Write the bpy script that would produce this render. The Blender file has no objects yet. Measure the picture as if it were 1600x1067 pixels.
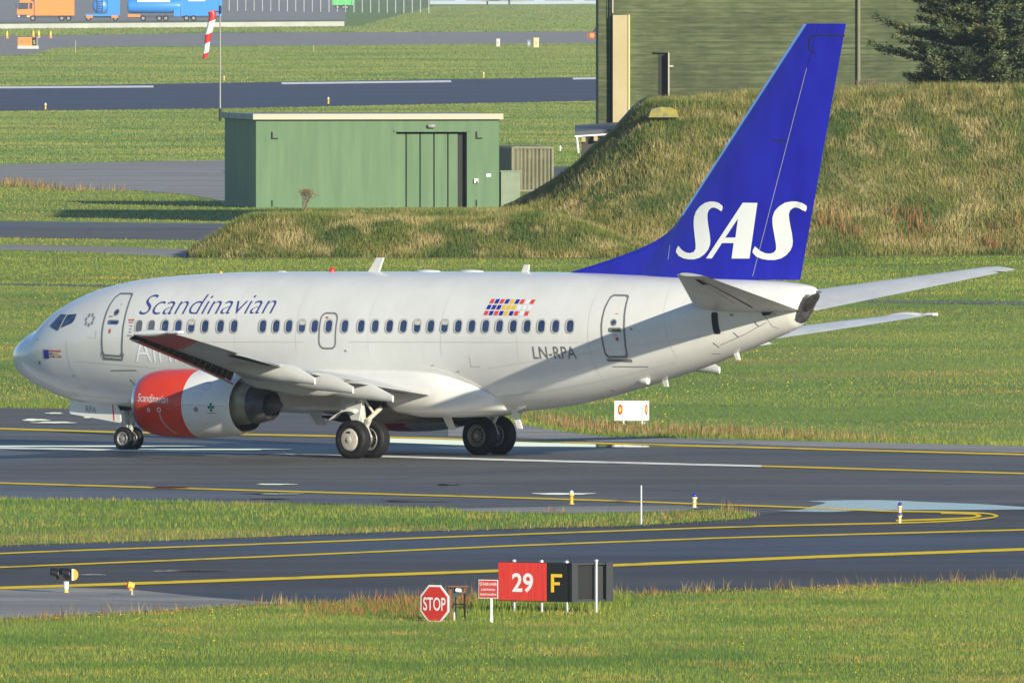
import bpy, bmesh, math, random
import numpy as np
from mathutils import Vector, Matrix
R = math.radians
random.seed(7); rng = np.random.default_rng(7)
scene = bpy.context.scene
col = scene.collection

# ------------------------------------------------------------------ camera, world, sun, exposure
FOC, CAMH, HORIZ = 30000.0, 14.471, -73.97            # focal length in 1600-px units, eye height in metres
TH = math.atan((533.5 - HORIZ) / FOC)
cam = bpy.data.cameras.new('camera'); cam_ob = bpy.data.objects.new('camera', cam); col.objects.link(cam_ob)
cam.sensor_width = 36; cam.lens = 36 * FOC / 1600; cam.clip_start = 5; cam.clip_end = 20000
cam_ob.location = (0, 0, CAMH); cam_ob.rotation_euler = (math.pi / 2 - TH, 0, 0)
scene.camera = cam_ob
SUN_AZ, SUN_EL = R(-59), R(16)                          # direction towards the sun, from +X
world = bpy.data.worlds.new('World'); scene.world = world; world.use_nodes = True
wn = world.node_tree; wn.nodes.clear()
sky = wn.nodes.new('ShaderNodeTexSky'); sky.sky_type = 'NISHITA'; sky.sun_disc = False
sky.sun_elevation = SUN_EL; sky.sun_rotation = math.pi / 2 - SUN_AZ
sky.air_density = 1.0; sky.dust_density = 0.05; sky.ozone_density = 3.0
bg = wn.nodes.new('ShaderNodeBackground'); bg.inputs['Strength'].default_value = 0.097
wo = wn.nodes.new('ShaderNodeOutputWorld')
tint = wn.nodes.new('ShaderNodeMix'); tint.data_type = 'RGBA'; tint.blend_type = 'MULTIPLY'; tint.inputs[0].default_value = 1; tint.inputs[7].default_value = (.92, .96, 1.08, 1)
wn.links.new(sky.outputs[0], tint.inputs[6]); wn.links.new(tint.outputs[2], bg.inputs[0]); wn.links.new(bg.outputs[0], wo.inputs[0])
sl = bpy.data.lights.new('sun', 'SUN'); sl.energy = 5.0; sl.angle = R(0.5); sl.color = (1.0, 0.915, 0.73)
so = bpy.data.objects.new('sun', sl); col.objects.link(so)
sd = Vector((math.cos(SUN_EL) * math.cos(SUN_AZ), math.cos(SUN_EL) * math.sin(SUN_AZ), math.sin(SUN_EL)))
so.rotation_euler = sd.to_track_quat('Z', 'Y').to_euler(); so.location = (30, 300, 60)
scene.view_settings.view_transform = 'Standard'; scene.view_settings.look = 'None'
scene.view_settings.exposure = 0.56; scene.view_settings.gamma = 1.0

# ------------------------------------------------------------------ helpers
def at(px, py, z=0.0):
    """A point of the place seen at this spot of the survey photograph, at height z."""
    x = (px - 800) / FOC; u = (533.5 - py) / FOC
    d = (x, math.cos(TH) + u * math.sin(TH), -math.sin(TH) + u * math.cos(TH))
    t = (z - CAMH) / d[2]
    return (d[0] * t, d[1] * t, z)
def zat(py, D):
    return CAMH - (py - HORIZ) * D / FOC
def xat(px, D):
    return (px - 800) * D / FOC

class MB:
    def __init__(self): self.v = []; self.f = []; self.m = []
    def add(self, vs, fs, mi=0):
        o = len(self.v); self.v += [tuple(p) for p in vs]
        self.f += [tuple(i + o for i in f) for f in fs]; self.m += [mi] * len(fs)
        return self
    def box(self, c, s, rz=0.0, rx=0.0, ry=0.0, mi=0, bev=0.0):
        M = Matrix.Rotation(rz, 3, 'Z') @ Matrix.Rotation(ry, 3, 'Y') @ Matrix.Rotation(rx, 3, 'X')
        a, b, d = s[0] / 2, s[1] / 2, s[2] / 2
        vs = [M @ Vector((x * a, y * b, z * d)) + Vector(c) for z in (-1, 1) for x, y in ((-1, -1), (1, -1), (1, 1), (-1, 1))]
        return self.add(vs, [(3, 2, 1, 0), (4, 5, 6, 7), (0, 1, 5, 4), (1, 2, 6, 5), (2, 3, 7, 6), (3, 0, 4, 7)], mi)
    def cyl(self, p0, p1, r0, r1=None, n=16, mi=0, caps=True):
        r1 = r0 if r1 is None else r1
        p0, p1 = Vector(p0), Vector(p1); ax = (p1 - p0).normalized()
        u = ax.orthogonal().normalized(); w = ax.cross(u)
        vs = []
        for p, r in ((p0, r0), (p1, r1)):
            vs += [p + (u * math.cos(2 * math.pi * i / n) + w * math.sin(2 * math.pi * i / n)) * r for i in range(n)]
        fs = [(i, (i + 1) % n, n + (i + 1) % n, n + i) for i in range(n)]
        if caps: fs += [tuple(range(n - 1, -1, -1)), tuple(range(n, 2 * n))]
        return self.add(vs, fs, mi)
    def lathe(self, prof, o=(0, 0, 0), axis='X', n=40, mi=0, closed=False, sc=(1, 1)):
        """prof: list of (a, r) along the axis"""
        vs = []; k = len(prof)
        for a, r in prof:
            for i in range(n):
                t = 2 * math.pi * i / n; c, s = r * math.cos(t) * sc[0], r * math.sin(t) * sc[1]
                p = {'X': (a, c, s), 'Y': (c, a, s), 'Z': (c, s, a)}[axis]
                vs.append((p[0] + o[0], p[1] + o[1], p[2] + o[2]))
        fs = []
        for j in range(k if closed else k - 1):
            j2 = (j + 1) % k
            fs += [(j * n + i, j * n + (i + 1) % n, j2 * n + (i + 1) % n, j2 * n + i) for i in range(n)]
        return self.add(vs, fs, mi)
    def prism(self, poly, axis, a0, a1, mi=0):
        """2D polygon (concave allowed) extruded along an axis; poly holds the two other coordinates in order"""
        def P(p, a): return {'X': (a, p[0], p[1]), 'Y': (p[0], a, p[1]), 'Z': (p[0], p[1], a)}[axis]
        n = len(poly)
        vs = [P(p, a0) for p in poly] + [P(p, a1) for p in poly]
        fs = [(i, (i + 1) % n, n + (i + 1) % n, n + i) for i in range(n)] + [tuple(range(n - 1, -1, -1)), tuple(range(n, 2 * n))]
        return self.add(vs, fs, mi)
    def grid(self, rows, mi=0, wrap=False):
        n = len(rows[0]); vs = [p for r in rows for p in r]; fs = []
        for j in range(len(rows) - 1):
            for i in range(n if wrap else n - 1):
                a, b = j * n + i, j * n + (i + 1) % n
                fs.append((a, b, b + n, a + n))
        return self.add(vs, fs, mi)
    def fan(self, ring, mi=0):
        return self.add(ring, [tuple(range(len(ring)))], mi)
    def build(self, name, mats, parent=None, smooth=None, loc=None, rz=0.0):
        me = bpy.data.meshes.new(name); me.from_pydata(self.v, [], self.f)
        for m in (mats if isinstance(mats, (list, tuple)) else [mats]): me.materials.append(m)
        me.polygons.foreach_set('material_index', self.m)
        bm = bmesh.new(); bm.from_mesh(me); bmesh.ops.remove_doubles(bm, verts=bm.verts, dist=1e-5)
        bmesh.ops.recalc_face_normals(bm, faces=bm.faces)
        ng = [f for f in bm.faces if len(f.verts) > 4]
        if ng: bmesh.ops.triangulate(bm, faces=ng)
        bm.to_mesh(me); bm.free()
        if smooth:
            me.polygons.foreach_set('use_smooth', [True] * len(me.polygons)); me.set_sharp_from_angle(angle=R(smooth))
        me.update()
        o = bpy.data.objects.new(name, me); col.objects.link(o)
        if parent: o.parent = parent
        if loc: o.location = loc
        o.rotation_euler.z = rz
        return o
def tag(o, label=None, cat=None, group=None, kind=None):
    if label: o['label'] = label
    if cat: o['category'] = cat
    if group: o['group'] = group
    if kind: o['kind'] = kind
    return o
def empty(name, loc, rz=0.0, parent=None):
    o = bpy.data.objects.new(name, None); o.empty_display_size = 0.2; col.objects.link(o)
    o.location = loc; o.rotation_euler.z = rz
    if parent: o.parent = parent
    return o
def copy_tree(o, parent=None):
    c = o.copy(); col.objects.link(c); c.parent = parent
    for ch in [k for k in bpy.data.objects if k.parent == o]: copy_tree(ch, c)
    return c

# ------------------------------------------------------------------ materials
def nt(name):
    m = bpy.data.materials.new(name); m.use_nodes = True
    return m, m.node_tree, m.node_tree.nodes['Principled BSDF']
def noise(t, scale, detail=4, rough=.6, vec=None, sc=None):
    n = t.nodes.new('ShaderNodeTexNoise'); n.inputs['Scale'].default_value = scale
    n.inputs['Detail'].default_value = detail; n.inputs['Roughness'].default_value = rough
    tc = t.nodes.new('ShaderNodeTexCoord'); src = tc.outputs['Object']
    if sc:
        mp = t.nodes.new('ShaderNodeMapping'); mp.inputs['Scale'].default_value = sc
        t.links.new(src, mp.inputs[0]); src = mp.outputs[0]
    t.links.new(src, n.inputs['Vector'])
    return n
def ramp(t, src, stops):
    r = t.nodes.new('ShaderNodeValToRGB'); e = r.color_ramp.elements
    while len(e) < len(stops): e.new(.5)
    for k, (p, c) in enumerate(stops):
        e[k].position = p; e[k].color = (c, c, c, 1) if isinstance(c, (int, float)) else (*c, 1)
    t.links.new(src, r.inputs[0]); return r
def mix(t, f, a, b, mode='MIX'):
    m = t.nodes.new('ShaderNodeMix'); m.data_type = 'RGBA'; m.blend_type = mode
    for k, v in ((0, f), (6, a), (7, b)):
        if isinstance(v, (int, float)): m.inputs[k].default_value = v
        elif isinstance(v, tuple): m.inputs[k].default_value = (*v, 1)
        else: t.links.new(v, m.inputs[k])
    return m.outputs[2]
def mat(name, c, rough=.5, metal=0.0, c2=None, scale=3.0, sc=None, bump=0.0, bscale=None, coat=0.0, spec=.5, emit=None, lo=.35, hi=.65):
    m, t, p = nt(name)
    p.inputs['Roughness'].default_value = rough; p.inputs['Metallic'].default_value = metal
    p.inputs['Coat Weight'].default_value = coat; p.inputs['Coat Roughness'].default_value = .06
    p.inputs['Specular IOR Level'].default_value = spec
    if c2:
        n = noise(t, scale, sc=sc); r = ramp(t, n.outputs[0], [(lo, c), (hi, c2)]); t.links.new(r.outputs[0], p.inputs['Base Color'])
    else: p.inputs['Base Color'].default_value = (*c, 1)
    if bump:
        n = noise(t, bscale or scale * 4, sc=sc); b = t.nodes.new('ShaderNodeBump'); b.inputs['Strength'].default_value = bump
        b.inputs['Distance'].default_value = .02; t.links.new(n.outputs[0], b.inputs['Height']); t.links.new(b.outputs[0], p.inputs['Normal'])
    if emit: p.inputs['Emission Color'].default_value = (*emit[0], 1); p.inputs['Emission Strength'].default_value = emit[1]
    return m
M = {}
M['white'] = mat('aircraft white paint', (.74, .735, .695), .26, c2=(.66, .655, .615), scale=.9, sc=(.9, 1, .55), coat=.3, bump=.10, bscale=1.3, lo=.3, hi=.7)
M['wing_grey'] = mat('wing grey paint', (.62, .64, .62), .35, c2=(.50, .52, .50), scale=1.2)
M['fairing'] = mat('fairing white', (.62, .62, .59), .35, c2=(.54, .54, .51), scale=1.5)
M['blue'] = mat('tail blue', (.008, .006, .32), .36, c2=(.014, .018, .46), scale=.9, sc=(1.2, 1, .5), coat=.0, bump=.06, bscale=1.2, lo=.3, hi=.7)
M['sas_white'] = mat('logo white', (.84, .85, .80), .4)
M['orange'] = mat('engine red orange', (.74, .048, .010), .36, c2=(.64, .038, .009), scale=1.2, coat=.15)
M['title_blue'] = mat('title blue', (.045, .07, .25), .4)
M['title_white'] = mat('title white', (.93, .95, .97), .35)
M['reg_grey'] = mat('registration grey', (.16, .16, .15), .5)
M['outline'] = mat('door outline grey', (.17, .17, .17), .5)
M['panel_line'] = mat('panel line', (.50, .50, .47), .5)
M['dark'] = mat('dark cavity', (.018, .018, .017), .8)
M['slatback'] = mat('slat bay bare structure', (.045, .045, .036), .7, c2=(.17, .165, .13), scale=6)
M['glass'] = mat('cabin window glass', (.018, .035, .10), .15, c2=(.035, .06, .15), scale=1.3, spec=.8)
M['blind'] = mat('cabin window with blind down', (.12, .13, .15), .4)
M['winframe'] = mat('window frame', (.58, .55, .48), .4)
M['cockpit'] = mat('cockpit glass', (.012, .028, .07), .08, c2=(.05, .09, .14), scale=5, spec=.9)
M['lip'] = mat('polished inlet lip', (.62, .66, .72), .22, metal=.95)
M['exhaust'] = mat('exhaust metal', (.40, .39, .29), .4, metal=.25, c2=(.24, .23, .17), scale=2.5)
M['exhaust2'] = mat('burnt nozzle metal', (.10, .10, .10), .4, metal=.4, c2=(.055, .052, .055), scale=4)
M['tyre'] = mat('tyre rubber', (.010, .010, .011), .6, c2=(.02, .02, .021), scale=8, spec=.2)
M['rim'] = mat('wheel rim grey', (.28, .27, .25), .45, metal=.3)
M['hubcap'] = mat('wheel cover beige', (.50, .47, .41), .4, c2=(.42, .39, .34), scale=5)
M['strut'] = mat('gear strut white', (.55, .55, .50), .35, c2=(.35, .35, .32), scale=7)
M['chrome'] = mat('oleo chrome', (.6, .6, .6), .2, metal=1)
M['le'] = mat('bare leading edge', (.42, .60, .88), .3, metal=.6)
M['red'] = mat('signal red', (.62, .02, .02), .4)
M['yellow'] = mat('signal yellow', (.75, .50, .04), .5)
M['amber'] = mat('amber lens', (.85, .35, .03), .3)
M['flag_red'] = mat('flag red', (.72, .06, .04), .4)
M['flag_blue'] = mat('flag blue', (.02, .02, .30), .4)
M['flag_yellow'] = mat('flag yellow', (.80, .52, .03), .4)
M['flag_white'] = mat('flag white', (.76, .79, .80), .4)
M['green_mark'] = mat('clover green', (.01, .22, .10), .4)
M['grey_mark'] = mat('marking grey', (.25, .25, .25), .5)
M['red_mark'] = mat('marking red', (.55, .10, .06), .5)

def asphalt(name, c1, c2, r1, r2, tint=None):
    m, t, p = nt(name)
    n1 = noise(t, .12, 5, .6); n2 = noise(t, 9, 3, .7); n3 = noise(t, .035, 4, .6, sc=(.6, 1.0, 1))
    r = ramp(t, n1.outputs[0], [(.3, c1), (.7, c2)])
    g = ramp(t, n2.outputs[0], [(.3, .78), (.7, 1.15)])
    cc = mix(t, 1.0, r.outputs[0], g.outputs[0], 'MULTIPLY')
    t.links.new(cc, p.inputs['Base Color'])
    rr = ramp(t, n3.outputs[0], [(.38, r1), (.62, r2)]); t.links.new(rr.outputs[0], p.inputs['Roughness'])
    st = noise(t, 1.0, 4, .55, sc=(.03, .45, 1)); sr_ = ramp(t, st.outputs[0], [(.35, .74), (.65, 1.22)])
    cc = mix(t, 1.0, cc, sr_.outputs[0], 'MULTIPLY')
    vo = t.nodes.new('ShaderNodeTexVoronoi'); vo.feature = 'DISTANCE_TO_EDGE'; vo.inputs['Scale'].default_value = .045
    tc = t.nodes.new('ShaderNodeTexCoord'); wn_ = noise(t, .5, 3); ad = t.nodes.new('ShaderNodeVectorMath'); ad.operation = 'ADD'
    t.links.new(tc.outputs['Object'], ad.inputs[0]); t.links.new(wn_.outputs['Color'], ad.inputs[1]); t.links.new(ad.outputs[0], vo.inputs['Vector'])
    cr = ramp(t, vo.outputs['Distance'], [(.0, .55), (.008, 1.0)]); cc = mix(t, 1.0, cc, cr.outputs[0], 'MULTIPLY')
    t.links.new(cc, p.inputs['Base Color']); p.inputs['Specular IOR Level'].default_value = .4
    b = t.nodes.new('ShaderNodeBump'); b.inputs['Strength'].default_value = .35; b.inputs['Distance'].default_value = .01
    t.links.new(n2.outputs[0], b.inputs['Height']); t.links.new(b.outputs[0], p.inputs['Normal'])
    return m
M['asphalt'] = asphalt('damp dark asphalt', (.042, .041, .042), (.068, .067, .067), .55, .85)
M['asphalt_main'] = asphalt('damp runway asphalt', (.082, .080, .076), (.125, .121, .114), .55, .88)
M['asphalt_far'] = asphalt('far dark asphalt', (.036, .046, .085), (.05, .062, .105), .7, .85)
M['asphalt_grey'] = asphalt('old grey asphalt', (.24, .23, .215), (.31, .295, .27), .9, 1.0)
M['concrete'] = asphalt('light concrete', (.22, .21, .19), (.30, .29, .26), .8, .95)
M['water_wavy'] = mat('rippled puddle water', (.03, .04, .06), .17, spec=.6)
M['water'] = mat('puddle water', (.03, .04, .06), .03, spec=.6)
M['line_yellow'] = mat('yellow line paint', (.30, .22, .04), .85, c2=(.86, .60, .03), scale=.9, spec=.04, lo=.30, hi=.44)
M['line_white'] = mat('white line paint', (.35, .35, .35), .8, c2=(.85, .85, .82), scale=.9, spec=.1, lo=.30, hi=.46)

def grassmat(name, cols, dry, fs=.05, drypos=(.55, .70), translucent=.0, island=.35, flower=False):
    m, t, p = nt(name)
    p.inputs['Roughness'].default_value = .75; p.inputs['Specular IOR Level'].default_value = .15
    a = noise(t, fs, 5, .6); b = noise(t, fs * 2.2, 4, .55)
    base = ramp(t, a.outputs[0], [(.40, cols[0]), (.5, cols[1]), (.60, cols[2])])
    dm = ramp(t, b.outputs[0], [(drypos[0], 0.0), (drypos[1], 1.0)])
    c = mix(t, dm.outputs[0], base.outputs[0], dry)
    geo = t.nodes.new('ShaderNodeNewGeometry')
    isl = ramp(t, geo.outputs['Random Per Island'], [(0, 1 - island), (1, 1 + island)])
    c = mix(t, 1.0, c, isl.outputs[0], 'MULTIPLY')
    t.links.new(c, p.inputs['Base Color'])
    if translucent:
        tr = t.nodes.new('ShaderNodeBsdfTranslucent'); ms = t.nodes.new('ShaderNodeMixShader'); ms.inputs[0].default_value = translucent
        t.links.new(c, tr.inputs[0]); out = t.nodes['Material Output']
        t.links.new(p.outputs[0], ms.inputs[1]); t.links.new(tr.outputs[0], ms.inputs[2]); t.links.new(ms.outputs[0], out.inputs[0])
    return m
G1, G2, G3 = (.120, .190, .026), (.185, .245, .036), (.25, .28, .045)
M['field'] = grassmat('grass ground', [(.11, .20, .028), (.17, .26, .04), (.23, .30, .05)], (.30, .27, .07), .03, island=0)
M['blade_near'] = grassmat('near grass blades', [G1, G2, G3], (.42, .28, .07), .16, (.53, .70), .25, island=.28)
M['blade_mid'] = grassmat('field grass blades', [(.120, .180, .028), (.185, .235, .038), (.25, .265, .046)], (.40, .28, .07), .045, (.53, .72), .2, island=.22)
M['blade_far'] = grassmat('far grass tussocks', [(.125, .195, .050), (.17, .235, .060), (.23, .265, .07)], (.36, .29, .09), .03, (.53, .72), .2, island=.22)
M['blade_berm'] = grassmat('long berm grass', [(.080, .130, .028), (.15, .180, .040), (.25, .225, .065)], (.40, .33, .14), .22, (.50, .62), .2, island=.35)
M['berm'] = grassmat('berm soil and grass', [(.07, .10, .03), (.11, .13, .04), (.15, .14, .05)], (.24, .19, .09), .15, (.46, .66), island=0)
M['blade_tan'] = grassmat('tan seeded grass', [(.22, .20, .06), (.32, .265, .09), (.42, .345, .14)], (.10, .13, .03), .5, (.48, .62), .2, island=.35)
M['blade_dry'] = grassmat('dry weeds', [(.18, .15, .05), (.26, .19, .08), (.33, .26, .12)], (.28, .11, .05), .8, (.50, .66), .2, island=.4)
M['weed_red'] = grassmat('red dock leaves', [(.27, .09, .04), (.33, .13, .055), (.26, .17, .07)], (.12, .16, .04), 1.3, (.50, .60), .2, island=.4)
M['flower'] = mat('yellow flower', (.80, .55, .04), .6)
def pchip(xs, ys):
    xs=np.array(xs,float); ys=np.array(ys,float); h=np.diff(xs); d=np.diff(ys)/h
    m=np.zeros(len(xs)); m[0]=d[0]; m[-1]=d[-1]
    for i in range(1,len(xs)-1):
        if d[i-1]*d[i]>0:
            w1=2*h[i]+h[i-1]; w2=h[i]+2*h[i-1]; m[i]=(w1+w2)/(w1/d[i-1]+w2/d[i])
    def f(x):
        x=float(min(max(x,xs[0]),xs[-1])); i=int(min(max(np.searchsorted(xs,x)-1,0),len(xs)-2))
        t=(x-xs[i])/h[i]
        return float((1+2*t)*(1-t)**2*ys[i]+t*(1-t)**2*h[i]*m[i]+t*t*(3-2*t)*ys[i+1]+t*t*(t-1)*h[i]*m[i+1])
    return f
# nose near 0 uses sqrt-like spacing
ztop=pchip([0,.05,.2,.45,.82,1.28,1.71,2.01,2.45,3.04,3.77,4.51,5.61,6.7,9.13,13.1,20.8,23.4,27.6,29.22,29.7,29.85],
           [2.66,2.84,3.02,3.19,3.39,3.60,3.93,4.13,4.34,4.57,4.77,4.91,5.04,5.12,5.23,5.28,5.34,5.29,5.21,5.11,5.02,4.84])
zbot=pchip([0,.05,.2,.45,.82,1.5,2.3,3.04,3.77,5.5,8,14,18.7,19.8,20.8,21.9,22.9,24.3,25.8,26.9,28.3,29.3,29.7,29.85],
           [2.66,2.42,2.24,2.08,1.90,1.64,1.42,1.33,1.27,1.22,1.22,1.25,1.33,1.41,1.53,1.72,1.95,2.3,2.72,3.07,3.55,3.92,4.14,4.32])
wid=pchip([0,.05,.2,.45,.82,1.5,2.3,3.04,3.77,5,6.5,20,22,24,26,28,29.3,29.7,29.85],
          [0.0,.2,.42,.66,.9,1.2,1.44,1.59,1.70,1.83,1.88,1.88,1.80,1.60,1.26,.82,.5,.38,.26])
def zmid(s):
    t,b=ztop(s),zbot(s); return b+(t-b)*.53
def side_y(s,z):
    t,b,c,w=ztop(s),zbot(s),zmid(s),wid(s)
    k=(z-c)/((t-c) if z>c else (c-b))
    return w*max(0,1-k*k)**.5
# ------------------------------------------------------------------ the ground and the paved surfaces
def sheet(name, pts, m, z, world_pts=False, kind='structure', cuts=0):
    P = [(p[0], p[1]) if world_pts else at(*p)[:2] for p in pts]
    b = MB(); b.add([(x, y, z) for x, y in P], [tuple(range(len(P)))])
    o = b.build(name, m); o['kind'] = kind
    return o
sheet('ground', [(-2500, -300), (2500, -300), (2500, 11000), (-2500, 11000)], M['field'], 0.0, True)
L, RR = -500, 2100            # how far past the frame the strips run, in survey pixels
def inter(pts, x):
    for (x0, y0), (x1, y1) in zip(pts, pts[1:]):
        if x0 <= x <= x1: return y0 + (y1 - y0) * (x - x0) / (x1 - x0)
    (x0, y0), (x1, y1) = (pts[0], pts[1]) if x < pts[0][0] else (pts[-2], pts[-1])
    return y0 + (y1 - y0) * (x - x0) / (x1 - x0)
def band(name, top, bot, m, z):
    top = [(L, inter(top, L))] + [p for p in top if p[0] > L] if top[0][0] == 0 else top
    bot = [(L, inter(bot, L))] + [p for p in bot if p[0] > L] if bot[0][0] == 0 else bot
    if top[-1][0] == 1600: top = top + [(RR, inter(top, RR))]
    if bot[-1][0] == 1600: bot = bot + [(RR, inter(bot, RR))]
    return sheet(name, top + bot[::-1], m, z)
# runway with the aircraft and the taxiway in front, joined at the right
main_top = [(0, 637), (180, 640), (440, 642), (700, 650), (800, 662), (880, 675), (940, 683), (1100, 686), (1600, 697)]
isl_top = [(0, 779), (200, 782), (450, 787), (700, 795), (880, 800), (1000, 800), (1100, 797), (1150, 795)]
isl_bot = [(0, 853), (300, 844), (600, 832), (1000, 822), (1165, 812)]
near_bot = [(0, 967), (110, 962), (200, 958), (330, 949), (420, 944), (560, 940), (650, 936), (760, 938), (945, 928), (1200, 922), (1600, 905)]
band('runway', main_top, [(0, 779), (200, 782), (450, 787), (700, 795), (880, 800), (1000, 800), (1150, 795), (1185, 804), (1600, 826)], M['asphalt_main'], .004)
band('taxiway', [(0, 853), (300, 844), (600, 832), (1000, 822), (1165, 812), (1185, 804), (1250, 796), (1600, 786)], near_bot, M['asphalt'], .008)
band('old_pavement', [(0, 922), (100, 918), (200, 921), (330, 934), (450, 943)], [(0, 967), (110, 962), (200, 958), (330, 949), (450, 943.2)], M['asphalt_grey'], .012)
sheet('pavement', [(690, 796), (880, 792), (1060, 791), (1100, 794), (1060, 800), (880, 803), (740, 800)], M['concrete'], .022)
sheet('runway_shoulder', [(700, 650), (800, 660), (880, 674), (940, 682), (1100, 686), (1600, 697), (RR, 708), (RR, 722), (1600, 708), (1100, 693), (940, 690), (800, 684), (700, 682)], M['asphalt_grey'], .010)
# roads on the far side
band('road', [(0, 383), (150, 386), (320, 391)], [(0, 391), (150, 395), (320, 405)], M['asphalt_grey'], .012)
band('access_road', [(0, 346), (340, 350), (420, 351)], [(0, 371), (340, 376), (420, 377)], M['asphalt_main'], .012)
band('apron', [(0, 258), (170, 254), (345, 251), (440, 250)], [(0, 287), (60, 292), (110, 297), (210, 298), (290, 304), (345, 314), (440, 318)], M['asphalt_grey'], .016)
band('path', [(0, 443.5), (170, 446), (700, 455), (1290, 468), (1600, 472)], [(0, 445.3), (170, 448.5), (700, 458), (1290, 472), (1600, 477)], M['asphalt_main'], .012)
sheet('service_road', [(780, 262), (865, 261), (1000, 262), (1000, 285), (780, 285)], M['asphalt_main'], .016)
band('far_runway', [(0, 136), (935, 121), (1600, 110)], [(0, 174), (350, 170), (935, 158), (1600, 145)], M['asphalt_far'], .03)
band('far_taxiway', [(0, 58), (340, 52), (935, 50), (1600, 50)], [(0, 88), (50, 85), (85, 76), (135, 73.5), (350, 72.5), (935, 68), (1600, 62)], M['asphalt_grey'], .03)
band('truck_park', [(0, -12), (540, -14)], [(0, 36), (540, 32)], M['asphalt_grey'], .05)
# painted lines
def line(name, pts, w, m, z):
    top = []; bot = []
    for i, (x, y) in enumerate(pts):
        a = pts[max(i - 1, 0)]; b = pts[min(i + 1, len(pts) - 1)]
        dx, dy = b[0] - a[0], (b[1] - a[1]) * 8; l = math.hypot(dx, dy) or 1
        nx, ny = -dy / l * w * 1.6, dx / l * w / 2
        top.append((x + nx, y + ny)); bot.append((x - nx, y - ny))
    mb = MB(); T = [at(*p)[:2] for p in top]; B = [at(*p)[:2] for p in bot]; n = len(T)
    mb.add([(x, y, z) for x, y in T + B], [(i, i + 1, n + i + 1, n + i) for i in range(n - 1)])
    o = mb.build(name, m); o['kind'] = 'structure'; return o
def smooth_pts(pts, k=6):
    out = []
    for i in range(len(pts) - 1):
        p0, p1, p2, p3 = pts[max(i - 1, 0)], pts[i], pts[i + 1], pts[min(i + 2, len(pts) - 1)]
        for j in range(k):
            t = j / k
            out.append(tuple(.5 * ((2 * p1[c]) + (-p0[c] + p2[c]) * t + (2 * p0[c] - 5 * p1[c] + 4 * p2[c] - p3[c]) * t * t + (-p0[c] + 3 * p1[c] - 3 * p2[c] + p3[c]) * t ** 3) for c in (0, 1)))
    return out + [pts[-1]]
ZL = .020
line('yellow_taxiway_line', [(L, 936), (0, 919.5), (400, 906), (780, 892.5), (945, 884.5), (1270, 871), (1600, 859), (RR, 842)], 4.2, M['line_yellow'], ZL)
line('yellow_centre_line', [(L, 909), (0, 887), (400, 871), (800, 853.5), (1130, 841), (1600, 828.5), (RR, 818)], 2.2, M['line_yellow'], ZL)
curve = smooth_pts([(-500, 889), (0, 865.5), (400, 851), (800, 836), (1165, 823.5), (1400, 818), (1500, 814), (1548, 809.5), (1556, 806), (1535, 802.5), (1470, 800.5), (1380, 799), (1250, 793.5), (1090, 788), (890, 781), (450, 768.5), (0, 755.5), (-500, 742)])
line('yellow_edge_line', curve, 2.1, M['line_yellow'], ZL)
line('yellow_edge_line', smooth_pts([(1400, 814.5), (1500, 811), (1528, 808), (1520, 804), (1470, 802.5)]), 2.6, M['line_yellow'], ZL + .004)
line('yellow_runway_edge', [(L, 663), (0, 670.5), (185, 676), (440, 680.5), (640, 684.5), (960, 694), (1300, 703), (1600, 711), (RR, 725)], 2.4, M['line_yellow'], ZL)
line('white_runway_line', [(L, 689), (0, 700.5), (300, 706), (560, 712.5), (820, 720), (1190, 729)], 2.8, M['line_white'], ZL)
line('yellow_runway_line', [(1190, 729), (1600, 740.5), (RR, 755)], 2.2, M['line_yellow'], ZL)
for a, b, ya, yb in ((L, 240, 141, 136.5), (440, 705, 131.5, 128.3), (895, 1200, 124, 120)):
    line('white_far_marking', [(a, ya), (b, yb)], 3, M['line_white'], .06)
# puddles
def blob(cx, cy, rx, ry, seed, n=36):
    r = random.Random(seed); ph = [r.uniform(0, 6.28) for _ in range(4)]
    out = []
    for i in range(n):
        t = 2 * math.pi * i / n
        k = 1 + .16 * math.sin(3 * t + ph[0]) + .12 * math.sin(5 * t + ph[1]) + .08 * math.sin(9 * t + ph[2])
        sq = 1 if abs(math.cos(t)) < .8 else .9
        out.append((cx + rx * math.cos(t) * k * sq, cy + ry * math.sin(t) * k))
    return out
big = [(1205, 798.5), (1250, 797), (1268, 792), (1290, 786), (1262, 784), (1310, 782.2), (1380, 782), (1440, 784.5), (1530, 788), (1600, 792.5), (1660, 795), (1540, 797), (1440, 797.2), (1350, 798), (1300, 800.3), (1240, 799.6)]
sheet('puddle', smooth_pts(big + [big[0]], 4)[:-1], M['water_wavy'], .016)
sheet('puddle', [(560, 684.5), (640, 683.5), (700, 687), (840, 690), (960, 695.5), (1150, 698.5), (1150, 700.3), (1010, 699.5), (900, 698.6), (760, 697.5), (640, 693), (590, 691.5)], M['water'], .016)
for k, (cx, cy, rx, ry) in enumerate(((85, 646.5, 14, 1.0), (55, 657, 22, 1.6), (85, 661, 34, 1.2), (145, 653, 18, 1.0), (430, 757.6, 32, .9), (430, 772.5, 48, .8), (425, 780, 32, .7), (275, 762.5, 42, 1.3), (700, 758, 20, .7), (120, 698, 190, 1.0), (330, 703, 120, .9), (880, 772.5, 50, 1.4), (515, 788.5, 20, .8), (650, 783.5, 60, .9), (145, 899, 22, .6), (300, 893, 60, .9), (1130, 801, 30, .9))):
    sheet('puddle', blob(cx, cy, rx, ry, k), M['water'], .024)

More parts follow.
